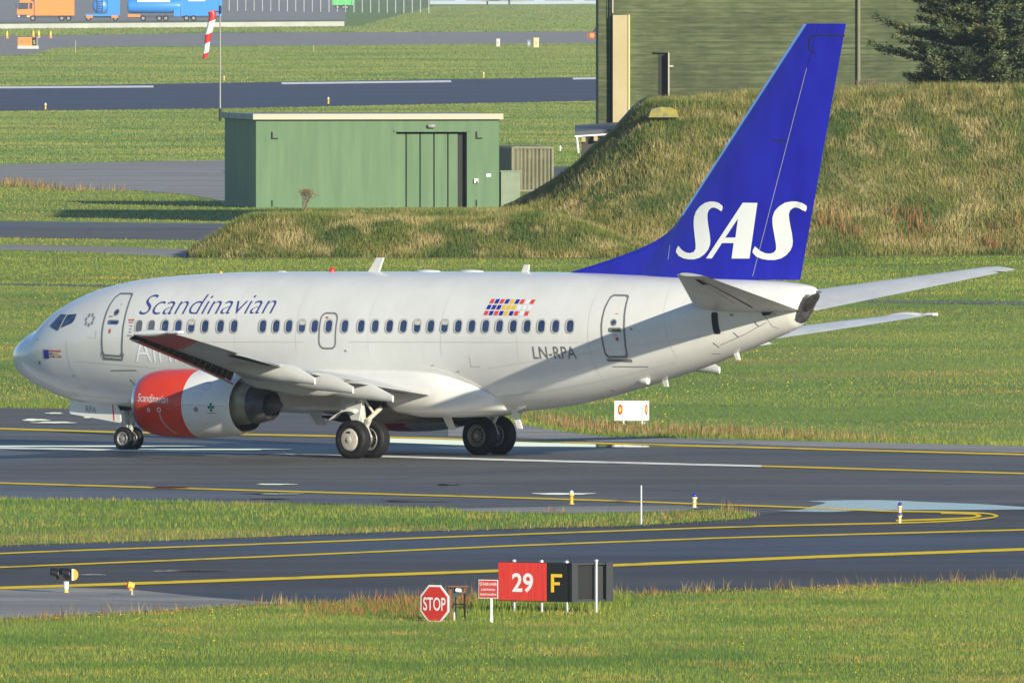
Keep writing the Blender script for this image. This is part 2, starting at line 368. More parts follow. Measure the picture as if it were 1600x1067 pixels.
# ------------------------------------------------------------------ grass as blades
def in_poly(x, y, poly):
    inside = np.zeros(len(x), bool); n = len(poly)
    for i in range(n):
        x0, y0 = poly[i]; x1, y1 = poly[(i + 1) % n]
        c = ((y0 > y) != (y1 > y)) & (x < (x1 - x0) * (y - y0) / ((y1 - y0) or 1e-9) + x0)
        inside ^= c
    return inside
def blades(name, pts, h, w, m, label, hv=.5, lean=.35, cat='grass', two=True, group=None):
    """pts: n x 3 base points; one thin curved blade (two triangles) or one triangle at each"""
    n = len(pts); a = rng.uniform(0, 2 * np.pi, n); hh = h * (1 + hv * rng.uniform(-1, 1, n)); ww = w * rng.uniform(.6, 1.3, n)
    d = np.stack([np.cos(a), np.sin(a), np.zeros(n)], 1); la = rng.uniform(0, 2 * np.pi, n); ll = lean * hh * rng.uniform(.2, 1, n)
    off = np.stack([np.cos(la) * ll, np.sin(la) * ll, hh], 1)
    A = pts - d * ww[:, None] / 2; B = pts + d * ww[:, None] / 2; T = pts + off
    v = np.empty((n * 3, 3)); v[0::3] = A; v[1::3] = B; v[2::3] = T
    me = bpy.data.meshes.new(name); me.vertices.add(n * 3); me.loops.add(n * 3); me.polygons.add(n)
    me.vertices.foreach_set('co', v.astype(np.float32).ravel()); me.loops.foreach_set('vertex_index', np.arange(n * 3, dtype=np.int32))
    me.polygons.foreach_set('loop_start', np.arange(0, n * 3, 3, dtype=np.int32)); me.polygons.foreach_set('loop_total', np.full(n, 3, np.int32))
    me.update(); me.validate(); me.materials.append(m)
    o = bpy.data.objects.new(name, me); col.objects.link(o); tag(o, label, cat, group, 'stuff'); return o
def scatter(poly_px, dens, world_poly=None):
    P = world_poly or [at(*p)[:2] for p in poly_px]
    xs = [p[0] for p in P]; ys = [p[1] for p in P]
    n = int((max(xs) - min(xs)) * (max(ys) - min(ys)) * dens)
    x = rng.uniform(min(xs), max(xs), n); y = rng.uniform(min(ys), max(ys), n)
    k = in_poly(x, y, P); return np.stack([x[k], y[k], np.zeros(k.sum())], 1)
jit = lambda pts, a=1.2: [(x + 0, y + a * math.sin(x * .11) * .5 + a * .5 * math.sin(x * .037 + 1)) for x, y in pts]
fg_poly = [(-260, 975)] + near_bot + [(1860, 896), (1860, 1140), (-260, 1140)]
fgp = scatter(fg_poly, 125)
blades('grass', fgp, .07, .011, M['blade_near'], 'short green mown grass of the foreground verge')
wk2 = scatter([(-260, 974), (0, 965), (200, 956), (420, 942), (650, 934), (760, 936), (945, 926), (1200, 920), (1600, 903), (1860, 894), (1860, 899), (1600, 909), (1200, 926), (945, 933), (760, 943), (650, 942), (420, 950), (200, 963), (0, 972), (-260, 981)], 1.6)
wk2 = np.repeat(wk2, 9, axis=0) + np.concatenate([rng.normal(0, .07, (len(wk2) * 9, 2)), np.zeros((len(wk2) * 9, 1))], 1)
blades('weeds', wk2, .20, .022, M['blade_dry'], 'scattered upright weeds along the near taxiway edge', hv=.6, lean=.6, cat='weeds')
edge = scatter([(-260, 974), (0, 965), (200, 956), (420, 942), (650, 934), (760, 936), (945, 926), (1200, 920), (1600, 903), (1860, 894), (1860, 901), (1600, 911), (1200, 928), (945, 935), (760, 945), (650, 944), (420, 952), (200, 965), (0, 974), (-260, 983)], 60)
blades('grass', edge, .055, .018, M['blade_dry'], 'brownish fringe of weeds along the near taxiway edge', hv=.7)
isl = [(-260, 770)] + isl_top[:-1] + [(1140, 796), (1165, 800), (1183, 805), (1165, 811)] + isl_bot[::-1][1:] + [(-260, 866)]
isl2 = [p for p in isl]
ip = scatter([(-260, 772), (0, 779), (200, 782), (450, 787), (700, 796), (740, 801), (880, 804), (1000, 803), (1090, 800), (1145, 795), (1170, 802), (1185, 806), (1165, 811), (1000, 822), (600, 832), (300, 844), (0, 853), (-260, 866)], 45)
blades('grass', ip, .10, .02, M['blade_near'], 'long green grass of the island between taxiway and runway')
ie = scatter([(-260, 858), (0, 846), (300, 838), (600, 827), (880, 820), (1000, 814), (1060, 802), (1150, 797), (1188, 806), (1165, 813), (1000, 823), (600, 833), (300, 845), (0, 855), (-260, 868)], 22)
blades('grass', ie, .13, .018, M['blade_dry'], 'dry brown grass along the near edge of the island', hv=.8)
sheet('island_ground', isl2, M['field'], .016)
# field behind the runway up to the ditch road, then up to the berm
mid = scatter([(-300, 632)] + [(x, y - .5) for x, y in main_top] + [(1900, 703), (1900, 478), (1600, 474), (700, 457), (0, 445), (-300, 440)], 26)
blades('grass', mid, .055, .022, M['blade_mid'], 'wide green grass field between the runway and the narrow path')
mid2 = scatter([(-300, 438), (0, 443), (170, 446), (1290, 467), (1600, 471), (1900, 475), (1900, 398), (900, 402), (300, 403), (150, 395), (0, 391), (-300, 386)], 14)
blades('grass', mid2, .08, .04, M['blade_mid'], 'green grass strip between the narrow path and the berm')
fe = scatter([(-300, 628)] + [(x, y - 6) for x, y in main_top] + [(1900, 697), (1900, 704), (1600, 698.5)] + [(x, y + .6) for x, y in main_top[::-1]] + [(-300, 633)], 30)
blades('grass', fe, .12, .025, M['blade_mid'], 'tall rough grass fringe along the far edge of the runway', hv=.7)
fd = scatter([(800, 648), (870, 655), (1000, 668), (1140, 672), (1500, 690), (1140, 683), (1000, 681), (940, 679), (870, 668)], 26)
blades('grass', fd, .22, .03, M['blade_dry'], 'reddish brown dry weeds beside the white box at the runway edge', hv=.7)
a1 = scatter([(-300, 365), (0, 372), (330, 377), (300, 390), (150, 385), (0, 382), (-300, 378)], 6)
a2 = scatter([(-300, 262), (0, 288), (60, 293), (110, 297.5), (210, 299), (290, 305), (345, 316), (350, 325), (800, 326), (800, 345), (420, 350), (0, 345.5), (-300, 342)], 6)
blades('grass', np.concatenate([a1, a2]), .09, .05, M['blade_mid'], 'grass strips between the grey roads and the green hut')
rg = scatter([(0, 286), (20, 284), (60, 290), (110, 296.5), (200, 298), (110, 299.5), (20, 293), (0, 292)], 5)
blades('grass', rg, .40, .06, M['blade_dry'], 'reddish seed heads along the edge of the apron', hv=.6)
b1 = scatter([(-150, 177), (0, 174.5), (350, 170.5), (935, 158.5), (1100, 156), (1100, 236), (780, 262), (440, 250), (170, 253.5), (0, 257.5), (-150, 261)], 6)
b1b = scatter([(780, 234), (1100, 234), (1100, 261), (865, 260.5), (780, 261)], 8)
blades('grass', np.concatenate([b1, b1b]), .10, .07, M['blade_far'], 'green grass field between the green hut and the far dark runway')
b2 = scatter([(-150, 86), (0, 88.5), (50, 85.5), (85, 76.5), (135, 74), (350, 73), (935, 68.5), (1100, 66), (1100, 118), (935, 120.5), (0, 135.5), (-150, 138)], 3.2)
blades('grass', b2, .13, .12, M['blade_far'], 'green grass field between the far dark runway and the far taxiway')
b3 = scatter([(-150, 47), (560, 42), (680, 10), (1000, 6), (1000, 49.5), (340, 51.5), (0, 57.5), (-150, 60)], 1.0)
blades('grass', b3, .18, .28, M['blade_far'], 'far green grass field beside the long low wall')
# tiny yellow flowers in the verges
def flowers(name, pts, z, s, label):
    n = len(pts); b = MB()
    vs = []; fs = []
    for k, p in enumerate(pts):
        a = rng.uniform(0, 6.28); r = s * rng.uniform(.6, 1.2); zz = z * rng.uniform(.8, 1.5)
        o = len(vs)
        vs += [(p[0] + r * math.cos(a + q * 2.094), p[1] + r * math.sin(a + q * 2.094), zz) for q in range(3)] + [(p[0], p[1], zz - r * 1.2)]
        fs += [(o, o + 1, o + 2), (o, o + 1, o + 3), (o + 1, o + 2, o + 3), (o + 2, o, o + 3)]
    b.add(vs, fs); o = b.build(name, M['flower']); tag(o, label, 'flowers', None, 'stuff'); return o
fp = scatter(fg_poly, 1.6)
nz = np.sin(fp[:, 0] * .9 + 2) + np.sin(fp[:, 1] * .35) + rng.uniform(-1, 1, len(fp)); fp = fp[nz > .6]
flowers('yellow_flowers', fp, .085, .016, 'tiny yellow flowers dotted through the foreground grass')
fp2 = scatter([(-300, 640), (1900, 690), (1900, 478), (700, 458), (0, 446), (-300, 441)], .35)
nz = np.sin(fp2[:, 0] * .3) + np.sin(fp2[:, 1] * .11 + 1) + rng.uniform(-1, 1, len(fp2)); fp2 = fp2[nz > .7]
flowers('yellow_flowers', fp2, .12, .028, 'tiny yellow flowers dotted through the field behind the runway')

# ------------------------------------------------------------------ berms
def ss(t): t = np.clip(t, 0, 1); return t * t * (3 - 2 * t)
_rs = np.random.default_rng(3)
_W = [(_rs.uniform(-1, 1), _rs.uniform(-1, 1), _rs.uniform(0, 6.28)) for _ in range(14)]
def rough(x, y, s):
    r = 0
    for k, (a, b, c) in enumerate(_W): r = r + np.sin((a * x + b * y) * s * (1 + k * .35) + c) / (1 + k * .3)
    return r / 4
crx = [-3, 0, 2.0, 3.1, 4.0, 5.1, 6.2, 6.8, 7.8, 11.8, 18.6, 24.9, 60]
crz = [.6, 1.95, 2.95, 3.8, 4.6, 5.45, 6.55, 7.0, 7.1, 7.35, 7.55, 7.7, 7.9]
def berm_z(x, y):
    lo = 1.75 * ss((x + 15.6 + rough(x, y, .6) * .3) / 3.6) ** .75 * ss((y - 905.5) / 6.5) * (1 - ss((y - 925) / 8)) * (1 - ss((x - 1) / 9.0))
    hi = np.interp(x, crx, crz) * ss((y - 906.5 - .34 * np.clip(x, 0, 22)) / (23 - .2 * np.clip(x, 0, 22))) ** .9 * (1 - ss((y - 962) / 14))
    hi = hi * (x > -3.2)
    z = np.maximum(lo, hi)
    return z + (rough(x, y, .45) * .30 + rough(x, y, 1.3) * .16 + rough(x, y, 3.0) * .05) * ss(z / .6)
gx = np.arange(-17, 62, .45); gy = np.concatenate([np.arange(903, 940, .45), np.arange(940, 980, 1.5)])
X, Y = np.meshgrid(gx, gy); Z = berm_z(X, Y) - .02
b = MB(); rows = [[(float(X[j, i]), float(Y[j, i]), float(Z[j, i])) for i in range(len(gx))] for j in range(len(gy))]
b.grid(rows); o = b.build('hill', M['berm'], smooth=80); o['kind'] = 'structure'
n = 300000
bx = rng.uniform(-16.2, 27, n); by = 904 + 34 * rng.uniform(0, 1, n) ** 1.15
bz = berm_z(bx, by); k = bz > .08
bp = np.stack([bx, by, bz - .04], 1)[k]
dm = -.12 + rough(bp[:, 0], bp[:, 1], .8) * 1.3 + rng.uniform(-.35, .35, len(bp)) + .35 * (bp[:, 2] > 6.4) + .3 * (bp[:, 0] < -13) - .4 * ((bp[:, 0] > -11) & (bp[:, 0] < 2) & (bp[:, 2] < 2.0)) + .25 * (bp[:, 0] > 14)
blades('long_grass', bp[dm < .60], .26, .045, M['blade_berm'], 'long rough grass covering the earth banks behind the aircraft', hv=.6, lean=.6)
blades('dry_grass', bp[dm >= .60], .34, .035, M['blade_tan'], 'pale dry grass patches on the earth banks', hv=.6, lean=.6)
n = 1100; x = rng.uniform(12.5, 26, n); y = rng.uniform(915.5, 919, n); z = berm_z(x, y)
k = (np.sin(x * 1.7) + np.sin(y * 2 + x) + rng.uniform(-1, 1, n)) > .5
blades('dock_weeds', np.stack([x, y, z], 1)[k], .75, .06, M['weed_red'], 'rust coloured dock stems at the foot of the large bank', hv=.45, lean=.2, cat='weeds')
# ------------------------------------------------------------------ the airliner. local axes: x aft from the nose, y starboard, z up from the ground
AX, AY, AH = -14.478, 561.495, 0.68539
plane = empty('airliner', (AX, AY, 0), -AH)
tag(plane, 'white twin jet airliner with blue tail and red engines taxiing on the wet runway', 'airliner')
def dense(fn, xs): return [fn(x) for x in xs]
SX = [0, .012, .03, .06, .1, .15, .2, .28, .36, .45, .55, .68, .82, 1.0, 1.15, 1.28, 1.4, 1.5, 1.6, 1.71, 1.85, 2.01, 2.2, 2.45, 2.7, 3.04, 3.4, 3.77, 4.1, 4.5, 5, 5.6, 6.2, 6.8, 7.6, 8.5, 10, 12, 14, 16, 17.5, 18.5, 19.2, 19.8, 20.3, 20.8, 21.4, 22, 22.6, 23.2, 23.8, 24.4, 25, 25.6, 26.2, 26.8, 27.4, 28, 28.6, 29.1] + [29.2 + .02 * k for k in range(33)]
def shear(s, z):                               # the tail end is cut on a slant, lower edge further forward
    t, bt = ztop(s), zbot(s); return s - .46 * min(1, max(0, (s - 29.0) / .85)) ** 1.5 * (1 - (z - bt) / max(t - bt, .01)) if s > 29 else s
def ring(s, grow=0.0, n=72):
    t, bt, c, w = ztop(s), zbot(s), zmid(s), wid(s); out = []
    for i in range(n):
        a = 2 * math.pi * i / n; sn, cs = math.sin(a), math.cos(a)
        zz = c + ((t - c + grow) if cs > 0 else (c - bt + grow)) * cs
        out.append((shear(s, zz), (w + grow) * sn, zz))
    return out
b = MB(); b.grid([ring(s) for s in SX[1:]], wrap=True)
b.add([(0, 0, 2.66)] + ring(SX[1]), [(0, 1 + (i + 1) % 72, 1 + i) for i in range(72)])
for k, f_ in enumerate(b.f):                    # bare metal at the end of the tail cone
    x_ = sum(b.v[i][0] for i in f_) / len(f_); z_ = sum(b.v[i][2] for i in f_) / len(f_)
    if x_ > 29.26 + ((z_ - 4.08) * .54 if z_ > 4.08 else (4.08 - z_) * .12) and z_ < 4.83: b.m[k] = 1
fus = b.build('fuselage', [M['white'], M['exhaust2']], plane, smooth=50)
# tail cone exhaust: dark bevelled end
b = MB(); tc = [(29.26, 0)]
e0 = ring(29.855, -.0)
b.add([(29.64, 0, 4.58)] + [(p[0] + .001, p[1], p[2]) for p in e0], [(0, 1 + i, 1 + (i + 1) % 72) for i in range(72)])
b.build('tail_exhaust', M['exhaust2'], plane)
# grey metal collar wrapping the lower tail end (slanted)
def surf(s, z, off=.006):                      # port flank point
    return (s, -(side_y(s, z) + off), z)
b = MB(); rows = []
for k in range(17):
    u = k / 16; r = []
    for i in range(41):
        a = math.pi * (.36 + 1.28 * i / 40)         # round the underside
        s0 = 29.30 + .46 * (1 - math.sin((a - math.pi * .36) / 1.28)) ** 1.0 if True else 0
        s = s0 + (29.86 - s0) * u; t, bt, c, w = ztop(s), zbot(s), zmid(s), wid(s); g = .035
        zz = c + ((t - c + g) if math.cos(a) > 0 else (c - bt + g)) * math.cos(a)
        r.append((shear(s, zz), -(w + g) * math.sin(a), zz))
    rows.append(r)

nv = Vector((.76, 0, -.65)); pc = Vector((29.57, 0, 4.50)); b = MB(); b.cyl(pc - nv * .06, pc + nv * .02, .175, .17, 24); b.build('exhaust_pipe', M['dark'], plane, smooth=40)
pc = Vector((29.77, 0, 4.74)); b = MB(); b.cyl(pc - nv * .06, pc + nv * .02, .07, .07, 18); b.build('exhaust_pipe', M['dark'], plane, smooth=40)
b = MB(); b.cyl((29.82, 0, 4.87), (29.98, 0, 4.88), .045, .03, 12); b.build('tail_lamp', M['chrome'], plane, smooth=40)

def skin_patch(name, polys, m, off=.006, parent=plane, dz=.12, f=None):
    """flat (x, z) polygons laid on the port flank, cut into strips so that they follow the curve"""
    f = f or side_y
    bm = bmesh.new()
    for poly in polys:
        vs = [bm.verts.new((p[0], 0, p[1])) for p in poly]
        try: bm.faces.new(vs)
        except ValueError: pass
    bm.normal_update()
    return _lay(name, bm, m, off, parent, dz, f)
def _lay(name, bm, m, off, parent, dz, f):
    zs = [v.co.z for v in bm.verts]; z = math.floor(min(zs) / dz) * dz
    ng = [q for q in bm.faces if len(q.verts) > 4]
    if ng: bmesh.ops.triangulate(bm, faces=ng)
    while z < max(zs):
        bmesh.ops.bisect_plane(bm, geom=bm.verts[:] + bm.edges[:] + bm.faces[:], plane_co=(0, 0, z), plane_no=(0, 0, 1)); z += dz
    xs = [v.co.x for v in bm.verts]; x = math.floor(min(xs) / .5) * .5
    while x < max(xs):
        bmesh.ops.bisect_plane(bm, geom=bm.verts[:] + bm.edges[:] + bm.faces[:], plane_co=(x, 0, 0), plane_no=(1, 0, 0)); x += .5
    for v in bm.verts: v.co.y = -(f(v.co.x, v.co.z) + off)
    bmesh.ops.recalc_face_normals(bm, faces=bm.faces)
    me = bpy.data.meshes.new(name); bm.to_mesh(me); bm.free(); me.materials.append(m)
    o = bpy.data.objects.new(name, me); col.objects.link(o)
    if parent: o.parent = parent
    return o
def text_bm(body, quad, weight=0.0, shear=0.0, spacing=1.0):
    """text as a flat mesh in (x, z), fitted to (x0, z0 base left, x1, z1 base right, height of a capital)"""
    cu = bpy.data.curves.new('t', 'FONT'); cu.body = body; cu.shear = shear; cu.offset = weight; cu.space_character = spacing; cu.resolution_u = 5
    to = bpy.data.objects.new('t', cu); col.objects.link(to); dg = bpy.context.evaluated_depsgraph_get()
    me = bpy.data.meshes.new_from_object(to.evaluated_get(dg)); bpy.data.objects.remove(to)
    bm = bmesh.new(); bm.from_mesh(me); bpy.data.meshes.remove(me)
    xs = [v.co.x for v in bm.verts]; w = max(xs) - min(xs); x0 = min(xs)
    cap = .73 if any(c.isupper() or c.isdigit() for c in body) else .73
    (ax, az, bx_, bz_, hh) = quad
    for v in bm.verts:
        u = (v.co.x - x0) / w; q = v.co.y / cap
        v.co = Vector((ax + (bx_ - ax) * u, 0, az + (bz_ - az) * u + hh * q))
    return bm
def skin_text(name, body, quad, m, off=.007, f=None, parent=plane, dz=.1, **kw):
    return _lay(name, text_bm(body, quad, **kw), m, off, parent, dz, f or side_y)
def rrect(cx, cz, w, h, r, n=5, sk=0.0):
    out = []
    for qx, qz, a0 in ((1, 1, 0), (-1, 1, 90), (-1, -1, 180), (1, -1, 270)):
        for i in range(n + 1):
            a = R(a0 + 90 * i / n); x = qx * (w / 2 - r) + r * math.cos(a); z = qz * (h / 2 - r) + r * math.sin(a)
            out.append((cx + x + sk * z, cz + z))
    return out
def ring_polys(outer, inner):
    n = len(outer); return [[outer[i], outer[(i + 1) % n], inner[(i + 1) % n], inner[i]] for i in range(n)]

WIN = [(6.25, 3.655), (6.728, 3.661), (7.247, 3.668), (7.752, 3.674), (8.247, 3.68), (8.769, 3.686), (9.349, 3.694), (9.864, 3.7), (10.946, 3.713), (11.446, 3.719), (11.926, 3.725), (12.416, 3.731), (12.891, 3.737), (13.417, 3.744), (14.017, 3.751), (14.626, 3.759), (15.149, 3.765), (15.685, 3.772), (16.199, 3.778), (16.71, 3.784), (17.216, 3.79), (17.728, 3.797), (18.233, 3.803), (18.735, 3.809), (19.244, 3.815), (19.758, 3.822), (20.266, 3.828), (20.766, 3.834), (21.273, 3.84), (21.782, 3.846), (22.288, 3.852)]
for k, (s, z) in enumerate(WIN):
    z -= .005
    g = skin_patch('cabin_window', [rrect(s, z, .235, .345, .10)], M['blind'] if k < 2 else M['glass'], .004)
    fr = skin_patch('window_frame', ring_polys(rrect(s - .014, z, .295, .395, .125), rrect(s, z, .235, .345, .10)), M['winframe'], .009, g)
    if k > 1: skin_patch('window_gasket', ring_polys(rrect(s - .018, z, .32, .42, .135), rrect(s - .014, z, .295, .395, .125)), M['reg_grey'], .007, g)
    if k in (4, 11, 19, 21): skin_patch('window_blind', [rrect(s, z + .10, .21, .12, .045)], M['winframe'], .006, g)
    o2 = g.copy(); o2.name = 'cabin_window'; o2.scale.y = -1; col.objects.link(o2)      # the same row on the starboard side
    f2 = fr.copy(); f2.parent = o2; col.objects.link(f2)
# flight deck windows
ck = skin_patch('cockpit_window', [[(2.36, 3.60), (2.66, 3.955), (3.0, 3.945), (2.87, 3.50), (2.80, 3.47)]], M['cockpit'], .006, dz=.06)
ck2 = skin_patch('cockpit_window', [[(2.94, 3.55), (3.06, 3.94), (3.50, 3.975), (3.50, 3.80), (3.42, 3.70)]], M['cockpit'], .006, dz=.06)
for c in (ck, ck2): c2 = c.copy(); c2.scale.y = -1; col.objects.link(c2)
skin_patch('window_post', [[(2.87, 3.49), (3.0, 3.945), (3.06, 3.94), (2.94, 3.54)]], M['winframe'], .008, dz=.06)
b = MB()
for k in range(5):
    pass
# doors: outline, handle, little window
def offset_poly(P, d):
    cx = sum(p[0] for p in P) / len(P); cz = sum(p[1] for p in P) / len(P)
    w = max(p[0] for p in P) - min(p[0] for p in P); h = max(p[1] for p in P) - min(p[1] for p in P)
    return [(cx + (p[0] - cx) * (1 - 2 * d / w), cz + (p[1] - cz) * (1 - 2 * d / h)) for p in P]
def door(name, P, wh, hh, sill, d=.055, label=None):
    o = skin_patch(name, ring_polys(P, offset_poly(P, d)), M['outline'], .008)
    if label: o['label'] = label
    skin_patch('door_window', ring_polys(rrect(wh[0], wh[1], .20, .20, .099), rrect(wh[0], wh[1], .14, .14, .069)) , M['outline'], .008, o)
    skin_patch('door_window', [rrect(wh[0], wh[1], .12, .12, .059)], M['glass'], .010, o)
    skin_patch('door_handle', [rrect(hh[0], hh[1], .44, .13, .06)], M['chrome'], .010, o)
    skin_patch('door_handle', [rrect(hh[0] + .03, hh[1] - .01, .28, .05, .02)], M['dark'], .014, o)
    if sill: skin_patch('door_sill', [sill], M['outline'], .012, o)
    return o
dp = [(4.84, 4.49), (4.95, 4.60), (5.48, 4.605), (5.545, 4.54), (5.63, 4.2), (5.665, 3.82), (5.665, 3.3), (5.62, 2.84), (5.54, 2.74), (4.86, 2.77), (4.80, 2.86), (4.79, 3.44), (4.79, 4.0), (4.80, 4.25)]
d1 = door('passenger_door', dp, (5.23, 4.04), (5.21, 3.755), [(4.78, 2.92), (4.85, 2.74), (5.55, 2.70), (5.66, 2.88), (5.66, 2.80), (5.57, 2.64), (4.84, 2.67), (4.77, 2.84)], label='forward door with grey outline')
dq = [(23.40, 4.70), (23.48, 4.765), (23.98, 4.76), (24.05, 4.70), (24.10, 4.4), (24.14, 4.04), (24.14, 3.5), (24.09, 3.05), (24.02, 2.965), (23.44, 2.955), (23.36, 3.04), (23.34, 3.5), (23.33, 3.9), (23.35, 4.4)]
d2 = door('passenger_door', dq, (23.76, 3.97), (23.81, 3.76), [(23.36, 2.93), (24.14, 2.92), (24.14, 2.84), (23.38, 2.85)], label='rear door with grey outline')
skin_patch('service_hatch_outline', ring_polys(rrect(13.385, 3.61, .66, 1.06, .20), rrect(13.385, 3.61, .57, .97, .165)), M['outline'], .008)
skin_patch('step_mark', [[(5.02, 2.36), (6.02, 2.38), (6.02, 2.355), (5.02, 2.335)]], M['outline'], .006)
skin_patch('step_mark', [[(23.45, 2.72), (24.5, 2.72), (24.5, 2.695), (23.45, 2.695)]], M['outline'], .006)
marks = []
for x, z, w, h in ((5.30, 4.27, .07, .02), (5.05, 3.92, .16, .03), (5.12, 3.50, .08, .12), (23.83, 4.22, .10, .02), (23.80, 3.61, .14, .02), (23.86, 3.50, .10, .10), (13.30, 3.99, .10, .05), (5.92, 3.83, .24, .04), (5.92, 3.76, .18, .03), (29.2, 4.3, .02, .02)):
    marks.append(rrect(x, z, w, h, .008, 2))
for q in marks[:-1]: skin_patch('marking', [q], M['red_mark'], .009)
marks = [rrect(x, z, w, h, .008, 2) for x, z, w, h in ((5.95, 3.66, .1, .03), (5.94, 3.57, .08, .03), (5.93, 3.48, .1, .03), (5.92, 3.38, .18, .03), (24.35, 3.79, .07, .06), (14.05, 3.04, .08, .05), (3.35, 2.16, .05, .04), (2.0, 2.53, .09, .11), (1.9, 3.20, .10, .03), (27.5, 4.22, .12, .06), (3.46, 2.18, .04, .05), (17.2, 2.66, .1, .02), (18.1, 2.5, .1, .02), (15.4, 2.67, .1, .02), (22.8, 2.0, .05, .05), (26.6, 3.1, .22, .015))]
for q in marks: skin_patch('marking', [q], M['grey_mark'], .009)
# fine panel lines
def pline(pts, w=.014, m=None, name='panel_line', f=None, off=.004, parent=plane):
    P = []
    for (x0, z0), (x1, z1) in zip(pts, pts[1:]):
        l = math.hypot(x1 - x0, z1 - z0); nx, nz = -(z1 - z0) / l * w / 2, (x1 - x0) / l * w / 2
        P.append([(x0 + nx, z0 + nz), (x1 + nx, z1 + nz), (x1 - nx, z1 - nz), (x0 - nx, z0 - nz)])
    return skin_patch(name, P, m or M['panel_line'], off, parent, f=f)
for x_ in (9.9, 14.9, 20.4): pline([(x_, ztop(x_) - .25), (x_, 2.8)], .006)
pline([(3.6, 2.6), (9.0, 2.35)], .008); pline([(19.2, 2.6), (27.2, 3.7)], .008)
pline([(6.0, 3.20), (12.5, 3.27)], .012); pline([(14.2, 3.30), (23.2, 3.40)], .012)
pline([(7.2, 4.95), (7.2, 2.9)], .008); pline([(12.2, 5.0), (12.2, 2.9)], .008); pline([(17.6, 5.1), (17.6, 2.9)], .008); pline([(22.9, 5.1), (22.9, 2.2)], .008)
pline([(19.3, 1.80), (21.0, 1.98), (23.2, 2.35), (25.4, 2.86)], .018, M['fairing']); pline([(25.3, 4.9), (25.4, 4.0), (25.5, 3.0)], .012)
pline([(28.55, 4.55), (28.5, 4.2), (28.62, 3.9), (28.9, 3.75)], .02, M['grey_mark']); pline([(26.9, 3.35), (27.7, 3.65), (28.5, 4.02)], .018, M['grey_mark'])
for x, z in ((28.2, 3.93), (27.5, 3.62), (26.8, 3.32)): pline([(x - .06, z + .1), (x + .03, z - .04)], .03, M['dark'])
pline([(4.55, 3.25), (4.55, 3.5)], .012); pline([(4.2, 3.3), (4.4, 3.3)], .012); pline([(18.62, 2.95), (18.62, 2.65), (18.95, 2.65)], .02); pline([(3.3, 3.2), (3.35, 2.4), (3.6, 1.8)], .012)
pline([(5.65, 2.1), (5.85, 1.8), (6.3, 1.5)], .03, M['reg_grey'])
# titles and marks
skin_text('airline_title', 'Scandinavian', (6.14, 3.985, 11.24, 4.075, .62), M['title_blue'], shear=.24, weight=-.012)
skin_text('airline_title', 'Airlines', (6.09, 2.60, 8.95, 2.63, .78), M['title_white'], shear=.05, weight=-.014)
skin_text('registration', 'LN-RPA', (20.95, 2.905, 22.42, 2.925, .37), M['reg_grey'], spacing=1.05, weight=.004)
skin_text('registration', 'RPA', (28.62, 4.18, 28.86, 4.23, .065), M['reg_grey'])
cols = {'r': M['flag_red'], 'b': M['flag_blue'], 'y': M['flag_yellow'], 'w': M['flag_white']}
def flagmark(x0, z0, w, h, rows, sk, gap=.25):
    nx = len(rows[0]); cw, chh = w / nx, h / len(rows)
    for c in 'rbyw':
        P = []
        for j, r in enumerate(rows):
            for i, q in enumerate(r):
                if q == c:
                    zt = z0 - j * chh; zb = zt - chh * (1 - gap); s0 = (z0 - zt) * sk; s1 = (z0 - zb) * sk
                    xl = x0 + i * cw; P.append([(xl - s0, zt), (xl + cw * (1 - gap) - s0, zt), (xl + cw * (1 - gap) - s1, zb), (xl - s1, zb)])
        if P: skin_patch('flag_mark', P, cols[c], .007)
flagmark(19.19, 4.585, 1.68, .50, ('rbrbybrwr', 'bbbyyywww', 'rbrbybrwr'), .22)
flagmark(2.52, 2.91, .56, .24, ('rrrrrrr', 'bbyyyww', 'rrbyyrr'), .0, .35)
skin_patch('flag_mark', [rrect(2.37, 2.785, .24, .26, .01)], M['flag_blue'], .007)
# star shaped emblem by the flight deck: seven small petals
P = []
for k in range(7):
    a = 2 * math.pi * k / 7 + .3; x, z = 4.19 + .17 * math.cos(a), 3.81 + .15 * math.sin(a)
    P.append([(x + .055 * math.cos(a + q), z + .075 * math.sin(a + q)) for q in (0, 1.5, 3.0, 4.6)])
skin_patch('emblem', P, M['grey_mark'], .007)

# ------------------------------------------------------------------ aerials, lamps
def blade_ant(name, x, z, h, ch, sweep, m=None, up=1, y=0, th=.03):
    b = MB(); b.prism([(x, z - .08 * up), (x + ch, z - .08 * up), (x + sweep + ch * .62, z + h * up), (x + sweep, z + h * up)], 'Y', y - th, y + th)
    return b.build(name, m or M['white'], plane)
blade_ant('aerial', 13.30, 5.27, .42, .42, .38); blade_ant('aerial', 19.03, 5.33, .21, .27, .14)
for x in (15.6, 17.2):
    b = MB(); b.lathe([(-.5, .0), (-.35, .05), (0, .075), (.35, .05), (.5, 0)], (x, 0, ztop(x) - .01), 'X', 16, sc=(2.2, 1)); b.build('aerial_dome', M['white'], plane, smooth=60)
b = MB(); b.lathe([(0, .09), (.06, .09), (.12, .06), (.14, 0)], (12.0, 0, 5.26), 'Z', 14); b.build('beacon', M['red'], plane, smooth=50)
b = MB(); b.lathe([(0, .05), (.06, .04), (.1, 0)], (7.8, 0, 5.16), 'Z', 12); b.build('beacon', M['amber'], plane, smooth=50)
b = MB(); b.lathe([(-.22, 0), (-.1, .03), (.1, .03), (.22, 0)], (10.1, 0, 5.24), 'X', 12, sc=(2, 1)); b.build('aerial_dome', M['white'], plane, smooth=60)
blade_ant('belly_aerial', 16.0, 1.27, .50, .34, .40, M['white'], -1); blade_ant('belly_aerial', 18.6, 1.35, .50, .26, .33, M['white'], -1)
blade_ant('belly_aerial', 11.0, 1.25, .42, .5, .45, M['wing_grey'], -1)
